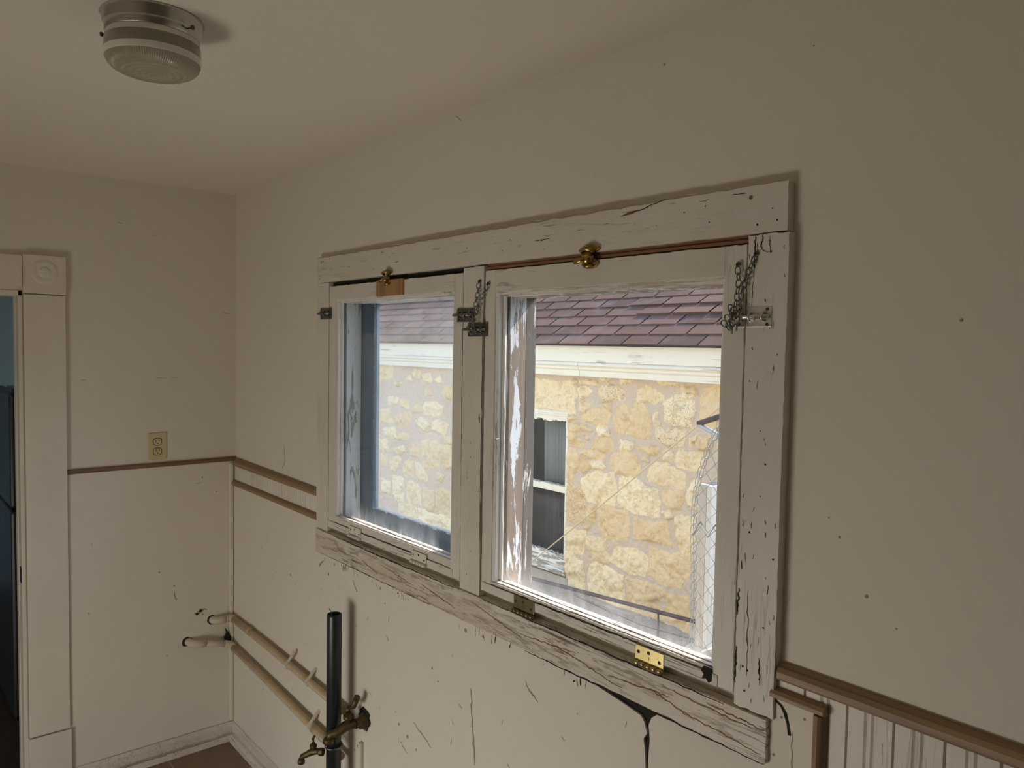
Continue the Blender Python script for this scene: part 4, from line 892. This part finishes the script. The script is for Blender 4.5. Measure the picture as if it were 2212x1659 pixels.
def spigot(loc, label, d, drop, big):
    """a hose bib: d = horizontal unit direction away from its supply"""
    k = empty('hose_faucet', loc, label, 'faucet')
    L = Vector(loc); d = Vector(d).normalized(); z = Vector((0, 0, 1)); e = d.cross(z)
    s_ = big
    MB().tube([L, L + d * .018 * s_], .017 * s_, 8).build('hex_collar', 'bronze', k, .001)
    MB().tube([L, L + d * .030 * s_ + z * .002, L + d * .055 * s_ - z * .002, L + d * .080 * s_ - z * .016 * s_, L + d * .095 * s_ - z * drop * .6, L + d * .100 * s_ - z * drop], [.0115 * s_, .013 * s_, .015 * s_, .012 * s_, .0115 * s_, .0105 * s_], 16).build('body', 'bronze', k)
    MB().tube([L + d * .099 * s_ - z * (drop - .004), L + d * .100 * s_ - z * (drop + .003), L + d * .101 * s_ - z * (drop + .012)], [.0115 * s_, .0155 * s_, .0155 * s_], 20).build('outlet_ring', 'bronze', k)
    a = L + d * .046 * s_
    MB().tube([a, a + z * .018 * s_, a + z * .020 * s_, a + z * .030 * s_, a + z * .031 * s_, a + z * .038 * s_], [.010 * s_, .010 * s_, .0150 * s_, .0150 * s_, .009 * s_, .0085 * s_], 18).build('bonnet', 'bronze', k)
    MB().tube([a + z * .036 * s_, a + z * .055 * s_], .0042 * s_, 10).build('stem', 'bronze', k)
    return k, a
k1, a1 = spigot((1.108, -.116, .432), 'small brass hose faucet pointing left in front of the black pipe', (-.62, -.50, -.06), .030, .80)
MB().tube([a1 + Vector((-.004, 0, .042)), a1 + Vector((.018, -.004, .062))], [.0045, .0035], 10).build('handle', 'bronze', k1)
k2, a2 = spigot((1.212, -.018, .545), 'large brass hose faucet coming out of the wall right of the black pipe', (-.50, -1.0, -.10), .034, 1.18)
MB().tube([a2 + z_ for z_ in (Vector((.0, 0, .060)), Vector((.020, .008, .070)), Vector((.034, .014, .105)))], [.006, .010, .012], 6).build('handle', 'bronze', k2)
MB().lathe([(0, -.0165), (.030, -.0165), (.030, -.0185), (.018, -.030), (.0155, -.034), (.0155, -.05)], (1.205, 0, .546), 'y', 12).build('wall_elbow', 'bronze', k2)
struct(MB().prism([(1.208 + .036 * math.cos(t) * random.uniform(.8, 1.2), .556 + .040 * math.sin(t) * random.uniform(.85, 1.15)) for t in [2 * math.pi * i / 20 for i in range(20)]], 'y', YS - .0008, YS).build('wall_right_pipe_hole', 'gap'), 'dark ragged hole around the large brass faucet', 'wall hole')
wr_ = MB()
cp = []
for i in range(40):
    t = i / 39; a = t * 2 * math.pi * 2.5; cp.append((1.130 + (.028 + .002 * t) * math.cos(a), -.090 + (.028 + .002 * t) * math.sin(a), .452 + .006 * t))
wr_.tube(cp, .0018, 6)
tag(wr_.build('tie_wire', 'zinc_dark'), 'thin steel wire wound round the black pipe', 'wire')

# ================================================================ OUTSIDE
G = 2.7
struct(MB().box(-8, 7, .086, 9, -.9, -.10).build('ground_yard', 'gravel'), 'grey rubble ground between the two houses', 'ground')
# rubble heap against the stone wall
nx, ny = 150, 26; vs = []; 
for j in range(ny):
    for i in range(nx):
        x = -2.0 + 3.6 * i / (nx - 1); y = 1.75 + .96 * j / (ny - 1); h = -.10 + .105 * max(0, (y - 1.9) / .8) ** .8 * (1 + .25 * math.sin(x * 5 + 1) * math.sin(x * 2.3)) + random.uniform(-.008, .010)
        if j == 0: h = -.12
        vs.append((x, y, h))
m = MB().add(vs, [(j * nx + i, j * nx + i + 1, (j + 1) * nx + i + 1, (j + 1) * nx + i) for j in range(ny - 1) for i in range(nx - 1)], 0, False)
struct(m.build('ground_rubble', 'gravel'), 'sloping grey rubble at the foot of the stone wall', 'ground')

def vnoise(x, z, sc, seed):
    r = np.random.default_rng(seed).random((256, 256)); X = x * sc + 1000; Zc = z * sc + 1000
    xi = np.floor(X).astype(int); zi = np.floor(Zc).astype(int); fx = X - xi; fz = Zc - zi; fx = fx * fx * (3 - 2 * fx); fz = fz * fz * (3 - 2 * fz)
    g = lambda a, b: r[a % 256, b % 256]
    return (g(xi, zi) * (1 - fx) + g(xi + 1, zi) * fx) * (1 - fz) + (g(xi, zi + 1) * (1 - fx) + g(xi + 1, zi + 1) * fx) * fz
def fbm(x, z, sc, seed, o=4): return sum(vnoise(x, z, sc * 2 ** k, seed + k) * .5 ** k for k in range(o)) / sum(.5 ** k for k in range(o))
WX0, WX1, WZ0, WZ1, DG = -3.5, 1.2, -.14, 1.64, .0075
gx = np.arange(WX0, WX1, DG); gz = np.arange(WZ0, WZ1, DG); XX, ZZ = np.meshgrid(gx, gz)
NX, NZ = len(gx), len(gz)
JX = XX + (fbm(XX, ZZ, 20, 5) - .5) * .030 + (fbm(XX, ZZ, 75, 25) - .5) * .016; JZ = ZZ + (fbm(XX, ZZ, 20, 15) - .5) * .030 + (fbm(XX, ZZ, 75, 35) - .5) * .016
mask = np.zeros_like(XX); kind = np.zeros_like(XX); tone = np.zeros_like(XX); relief = np.zeros_like(XX)
def inside(poly):
    d_in = np.full(XX.shape, 9.0); ins = np.zeros(XX.shape, bool); n = len(poly)
    for i in range(n):
        x0, z0 = poly[i]; x1, z1 = poly[(i + 1) % n]
        c = ((z0 > JZ) != (z1 > JZ)) & (JX < (x1 - x0) * (JZ - z0) / ((z1 - z0) or 1e-9) + x0); ins ^= c
        L2 = (x1 - x0) ** 2 + (z1 - z0) ** 2 + 1e-12; t = np.clip(((JX - x0) * (x1 - x0) + (JZ - z0) * (z1 - z0)) / L2, 0, 1)
        d_in = np.minimum(d_in, np.hypot(JX - x0 - t * (x1 - x0), JZ - z0 - t * (z1 - z0)))
    return np.where(ins, d_in, -d_in)
def lay(poly, knd):
    global mask, kind, tone, relief
    cx = sum(p[0] for p in poly) / len(poly); cz = sum(p[1] for p in poly) / len(poly)
    sd = inside(poly); sd = sd + .006; m_ = np.clip(.5 + sd / .012, 0, 1); hit = m_ > .02
    h = np.full(XX.shape, 9.0); size = max(max(p[0] for p in poly) - min(p[0] for p in poly), .1)
    for k in range(9):                                    # chiselled facets
        a = RNG.uniform(0, 6.28); s_ = RNG.uniform(.10, .45); ox, oz = RNG.uniform(-.25, .25, 2) * size
        h = np.minimum(h, .026 + ((JX - cx - ox) * math.cos(a) + (JZ - cz - oz) * math.sin(a)) * s_ + .010 * RNG.uniform(.2, 1.6))
    h = np.clip(h, .004, .065) * np.clip(sd / .016, 0, 1) ** .5 + (fbm(XX, ZZ, 26, 40) - .5) * .030 * np.clip(sd / .02, 0, 1)
    if knd == 2: h = h * .5 + (fbm(XX * 1.0 + ZZ * .8, ZZ - XX * .5, 26, 77) - .5) * .028
    relief = np.where(hit, h, relief); mask = np.maximum(mask, m_); tone = np.where(hit, RNG.uniform(.15, 1), tone); kind = np.where(hit, 1.0 if knd == 1 else RNG.choice([0, 0, 0, .25]), kind)
for knd, poly in STONES: lay(poly, knd)
# the rest of the wall, out of the windows' view: random coursed rubble
z = -.12
while z < 1.60:
    hh = RNG.uniform(.12, .22); x = WX0 + RNG.uniform(-.2, 0)
    while x < WX1:
        ww = RNG.uniform(.14, .34); g_ = .018
        poly = [(x + g_ + RNG.uniform(0, .03), z + g_ + RNG.uniform(0, .02)), (x + ww / 2, z + g_), (x + ww - g_ - RNG.uniform(0, .03), z + g_ + RNG.uniform(0, .03)), (x + ww - g_, z + hh / 2), (x + ww - g_ - RNG.uniform(0, .03), z + hh - g_ - RNG.uniform(0, .03)), (x + ww / 2, z + hh - g_), (x + g_, z + hh - g_ - RNG.uniform(0, .03)), (x + g_, z + hh / 2)]
        hidden = (x + ww < -3.30 or x > .62 or (x > -1.55 and x + ww < -1.07))
        if hidden: lay(poly, 0)
        x += ww
    z += hh
relief += (1 - mask) * (fbm(XX, ZZ, 45, 60) - .5) * .012
YY = G - relief
keep = ~((XX > -1.46) & (XX < -.632 + .02 * (fbm(XX * 0, ZZ, 9, 3) - .5)) & (ZZ > .075) & (ZZ < 1.33))
vid = np.arange(NX * NZ).reshape(NZ, NX)
q = np.stack([vid[:-1, :-1], vid[:-1, 1:], vid[1:, 1:], vid[1:, :-1]], -1).reshape(-1, 4)
q = q[(keep[:-1, :-1] & keep[1:, 1:]).reshape(-1)]
me = bpy.data.meshes.new('stone_wall'); me.vertices.add(NX * NZ); me.vertices.foreach_set('co', np.stack([XX, YY, ZZ], -1).astype(np.float32).ravel())
me.loops.add(q.size); me.loops.foreach_set('vertex_index', q.ravel().astype(np.int32)); me.polygons.add(len(q)); me.polygons.foreach_set('loop_start', np.arange(0, q.size, 4, dtype=np.int32))
me.update(); me.validate()
a_ = me.attributes.new('stone', 'FLOAT', 'POINT'); a_.data.foreach_set('value', mask.astype(np.float32).ravel())
a_ = me.attributes.new('tint', 'FLOAT_COLOR', 'POINT'); a_.data.foreach_set('color', np.stack([tone, kind, tone * 0, tone * 0 + 1], -1).astype(np.float32).ravel())
me.polygons.foreach_set('use_smooth', np.ones(len(me.polygons), bool)); me.materials.append(M['stone'])
house = empty('stone_house', (-.5, G, -.1), 'neighbouring rubble stone house with a brown shingle roof', 'house')
sw = bpy.data.objects.new('stone_wall', me); C.objects.link(sw); sw.parent = house; sw.matrix_parent_inverse = parent_world(house).inverted()
mb = MB()
for a, b, c, d in ((-8, -1.46, -.9, 1.9), (-.60, 7, -.9, 1.9), (-1.46, -.60, -.9, .07), (-1.46, -.60, 1.335, 1.9)): mb.box(a, b, G + .02, G + .3, c, d)
mb.build('wall_core', 'stone', house)
MB().prism([(-.6, -.12), (-.6, -.02), (-.45, .020), (-.2, .012), (.05, .016), (.25, -.012), (.45, -.03), (.62, -.10), (.62, -.14)], 'y', G - .055, G + .02).build('foundation_ledge', 'concrete', house, .006)
# eaves
MB().box(-8, 7, 2.615, 2.70, 1.700, 1.826).build('fascia_board', 'cream', house, .003)
prof = [(2.70, 1.600), (2.628, 1.600), (2.624, 1.640), (2.618, 1.645), (2.6135, 1.652), (2.6135, 1.660), (2.619, 1.667), (2.608, 1.672), (2.602, 1.680), (2.604, 1.690), (2.612, 1.699), (2.70, 1.6995)]
mo = MB(); mo.prism(prof, 'x', -8, -.452).prism(prof, 'x', -.448, 7); mo.build('crown_moulding', 'cream', house)
TH = math.radians(33); cs, sn = math.cos(TH), math.sin(TH); RY, RZ = 2.565, 1.828
rf = MB(); tint = []
def rp(s, h): return (RY + s * cs - h * sn, RZ + s * sn + h * cs)
n_c = 26; EX = .128
for i in range(n_c):
    x = -5.2 + (i % 2) * .155 + random.uniform(-.02, .02)
    while x < 3.6:
        w_ = .3048; lift = random.uniform(0, .0022)
        if i in (3, 4) and -.35 < x < .55: lift += .009
        s0, s1 = i * EX + random.uniform(-.003, .003), (i + 1) * EX + .02
        a0 = rp(s0, .004 + lift); a1 = rp(s1, -.002); b0 = rp(s0, -.003); g_ = .007
        rf.add([(x + g_, *a0), (x + w_ - g_, *a0), (x + w_ - g_, *a1), (x + g_, *a1), (x + g_, *b0), (x + w_ - g_, *b0)], [(0, 1, 2, 3), (4, 5, 1, 0)])
        tint += [random.random()] * 6; x += w_
p0 = rp(0, -.004); p1 = rp(n_c * EX, -.004); p2 = rp(n_c * EX, -.03); p3 = rp(0, -.016)
rf.add([(-8, *p0), (7, *p0), (7, *p1), (-8, *p1), (-8, *p3), (7, *p3), (7, *p2), (-8, *p2)], [(0, 1, 2, 3), (4, 5, 6, 7), (0, 1, 5, 4), (2, 3, 7, 6)], 1); tint += [0] * 8
ro = rf.build('shingle_roof', ['shingle', 'gap'], house)
ta = ro.data.attributes.new('tint', 'FLOAT', 'POINT'); ta.data.foreach_set('value', np.array(tint, np.float32))
# its window
hw = empty('window', (-1.0, G, .1), parent=house)
y0, y1 = G + .01, G + .05
for a, b, c, d in ((-1.46, -1.40, .24, 1.33), (-.66, -.60, .24, 1.33)): MB().box(a, b, y0, y1, c, d).build('window_frame', 'cream', hw)
hd = MB(); board(hd, -1.46, -.60, 1.248, 1.33, y0 - .004, y1, 0, (.010, 0, .004, 0), 60); hd.box(-1.46, -.60, y0 - .014, y0, 1.29, 1.302); hd.build('head_board', 'cream', hw, .002)
mr = MB(); board(mr, -1.40, -.66, .712, .760, y0 + .006, y1 + .02, 0, (.001, 0, .005, 0), 40); mr.box(-1.40, -.66, y0 + .001, y0 + .006, .712, .728); mr.build('meeting_rail', 'cream', hw, .002)
bs = MB(); board(bs, -1.46, -.60, .160, .240, y0, y1, 0, (.004, 0, .008, 0), 60); bs.build('bottom_rail', 'peel_x', hw, .002)
MB().prism([(G - .02, .100), (G - .02, .135), (G + .06, .165), (G + .06, .08)], 'x', -1.47, -.625).build('window_sill', 'peel_x', hw, .003)
MB().box(-1.47, -.60, G - .004, G + .06, -.14, .082).build('apron_slab', 'concrete', hw)
MB().add([(-1.41, y0 + .02, .235), (-.65, y0 + .02, .235), (-.65, y0 + .02, .715), (-1.41, y0 + .02, .715)], [(0, 1, 2, 3)]).build('pane', M['glass_n'], hw)
MB().add([(-1.41, y0 + .022, .755), (-.65, y0 + .022, .755), (-.65, y0 + .022, 1.26), (-1.41, y0 + .022, 1.26)], [(0, 1, 2, 3)]).build('pane', M['glass_n'], hw)
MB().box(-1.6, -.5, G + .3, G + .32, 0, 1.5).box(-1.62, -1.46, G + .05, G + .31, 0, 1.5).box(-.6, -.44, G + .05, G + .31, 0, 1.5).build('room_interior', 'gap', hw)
def drape(name, x0, x1, z0, z1, y, mat, label, amp=.012, freq=60, sl=0.0):
    n = 90; pts = [(x0 + (x1 - x0) * i / n, y + amp * math.sin(i / n * (x1 - x0) * freq) + amp * .4 * math.sin(i * .9)) for i in range(n + 1)]
    vs = [(a + sl * 0, b, z1) for a, b in pts] + [(a + sl, b + .01, z0) for a, b in pts]
    o = MB().add(vs, [(i, i + 1, n + 2 + i, n + 1 + i) for i in range(n)], 0, True).build(name, mat)
    so = o.modifiers.new('solid', 'SOLIDIFY'); so.thickness = .003
    return tag(o, label, 'curtain')
drape('curtain', -1.005, -.66, .735, 1.27, G + .11, 'cloth', 'grey curtain hanging behind the upper pane of the stone house window', .008, 40)
drape('curtain', -1.0, -.66, .20, .70, G + .13, 'cloth_dark', 'dark curtain hanging behind the lower pane of the stone house window', .02, 30)
# our own house seen from outside: lap siding, eave
mb = MB(); z = -.1
while z < 2.35:
    for a, b in (((-.3, 4.5),) if (z + .115 < 1.09 or z > 2.03) else ((-.3, .90), (1.735, 1.825), (2.66, 4.5))):
        mb.prism([(.086, z), (.104, z), (.092, z + .115), (.086, z + .115)], 'x', a, b)
    z += .115
struct(mb.build('wall_exterior_siding', 'siding'), 'white lap siding on the outer face of the window wall', 'wall')
struct(MB().box(-1, 5, .087, .52, 2.34, 2.40).build('trim_eave', 'siding'), 'eave of this house above the windows outside', 'eave')

# fence with the hanging wire mesh, post, rail, cable
FY = .95
fe = empty('chain_link_fence', (2.1, FY, -.1), 'galvanised chain link fence panel outside the large window', 'fence')
wm = MB(); px_, pz_ = .060, .068
def fx(u, v):         # u along x, v down; edge wavers, top is bunched together
    top = max(0, (v - 1.26) / .30); e = 1.800 + .020 * max(0, (v - .75)) + .25 * top * top * .3
    return (e + u * (1 - .45 * min(1, top)), FY + .012 * math.sin(v * 9 + u * 4), v)
rows = 26; cols = 14
for c_ in range(cols):
    path = []
    for r_ in range(2 * rows + 1):
        v = .02 + r_ * pz_ / 2 * (1.0 if r_ < 36 else .93); zig = (r_ % 2) * .5; u = (c_ + zig) * px_ ; X_, Y_, Z_ = fx(u, v)
        path.append((X_, Y_ + (.0018 if (r_ % 2) else -.0018), Z_))
    wm.tube(path, .0013, 5)
    path = []
    for r_ in range(2 * rows + 1):
        v = .02 + r_ * pz_ / 2 * (1.0 if r_ < 36 else .93); zig = ((r_ + 1) % 2) * .5; u = (c_ + zig - .5 + .0) * px_
        if c_ == 0 and zig == 0: u = 0.0
        X_, Y_, Z_ = fx(u, v); path.append((X_, Y_ + (-.0018 if (r_ % 2) else .0018), Z_))
    wm.tube(path, .0013, 5)
sel = MB()
for r_ in range(rows * 2): # twisted selvedge loops
    v = .02 + r_ * pz_ / 2; X_, Y_, Z_ = fx(0, v); sel.tube([(X_ - .012 * math.sin(t), Y_ + .004 * math.cos(t), Z_ + pz_ * .3 * math.cos(t)) for t in [math.pi * 2 * i / 10 for i in range(10)]], .0013, 5, closed=True)
wm.build('wire_mesh', 'wire', fe); sel.build('selvedge', 'wire', fe)
MB().tube([(1.865, FY + .03, -.1), (1.865, FY + .03, .70)], .010, 12).build('stake', 'galv', fe)
MB().tube([(2.005, FY + .06, 1.28), (2.03, FY + .06, 1.75)], .008, 10).build('thin_rod', 'galv', fe)
MB().tube([(2.62, FY + .02, -.1), (2.62, FY + .02, 1.75)], .024, 14).build('fence_post', 'galv', fe)
po = empty('box_post', (1.70, 1.3, -.1), 'wooden box post with a dark top, shade and sun in its face colours, outside the large window', 'post')
MB().box(1.637, 1.672, 1.200, 1.222, -.08, 1.285).build('front_board', 'post_shaded', po, .002)
MB().box(1.673, 1.695, 1.200, 1.62, -.08, 1.283).build('side_board', 'post_sunlit', po, .002)
MB().box(1.640, 1.690, 1.224, 1.615, 1.27, 1.284).build('top', 'post_cap', po)
MB().box(1.605, 1.730, 1.165, 1.26, -.10, .648).build('base', 'concrete', po, .02)
tag(MB().tube([(-1.1, 2.42, .118), (-.622, 2.3, .168), (.792, 2.3, .261), (1.30, 2.3, .295)], .0125, 12).build('iron_pipe', 'iron'), 'rusty iron pipe running low along the stone wall', 'pipe')
sp_ = MB().tube([(.575, 2.3, .245), (.575, 2.31, -.1)], .006, 8); tag(sp_.build('iron_stake', 'iron'), 'short thin iron stake holding up the rusty pipe', 'stake')
tag(MB().tube([(-1.3, 2.69, .085), (-.95, 2.45, .13), (-.624, 2.3, .236), (.168, 2.3, .861), (.96, 2.3, 1.491), (1.4, 2.3, 1.84)], .0042, 8).build('slanting_cable', 'cable'), 'tan cable slanting up across the stone wall', 'cable')
tag(MB().tube([(-.1, 2.3, .16), (.20, 2.3, .138), (.45, 2.3, .13), (.75, 2.3, .150), (1.2, 2.3, .19)], .0032, 8).build('black_cable', 'slot'), 'thin black cable sagging under the rusty pipe', 'cable')
br = empty('bracket', (1.41, 1.5, 1.483), 'rusty bracket arm with a grey brace outside the large window', 'bracket')
MB().tube([(1.405, 1.5, 1.483), (1.80, 1.5, 1.625)], .0125, 8).build('arm', 'iron', br, .001)
MB().tube([(1.41, 1.5, 1.478), (1.62, 1.5, 1.405)], .010, 8).build('brace', 'galv', br, .001)
MB().tube([(1.80, 1.5, 1.625), (1.80, 1.5, -.1)], .02, 10).build('upright', 'galv', br)
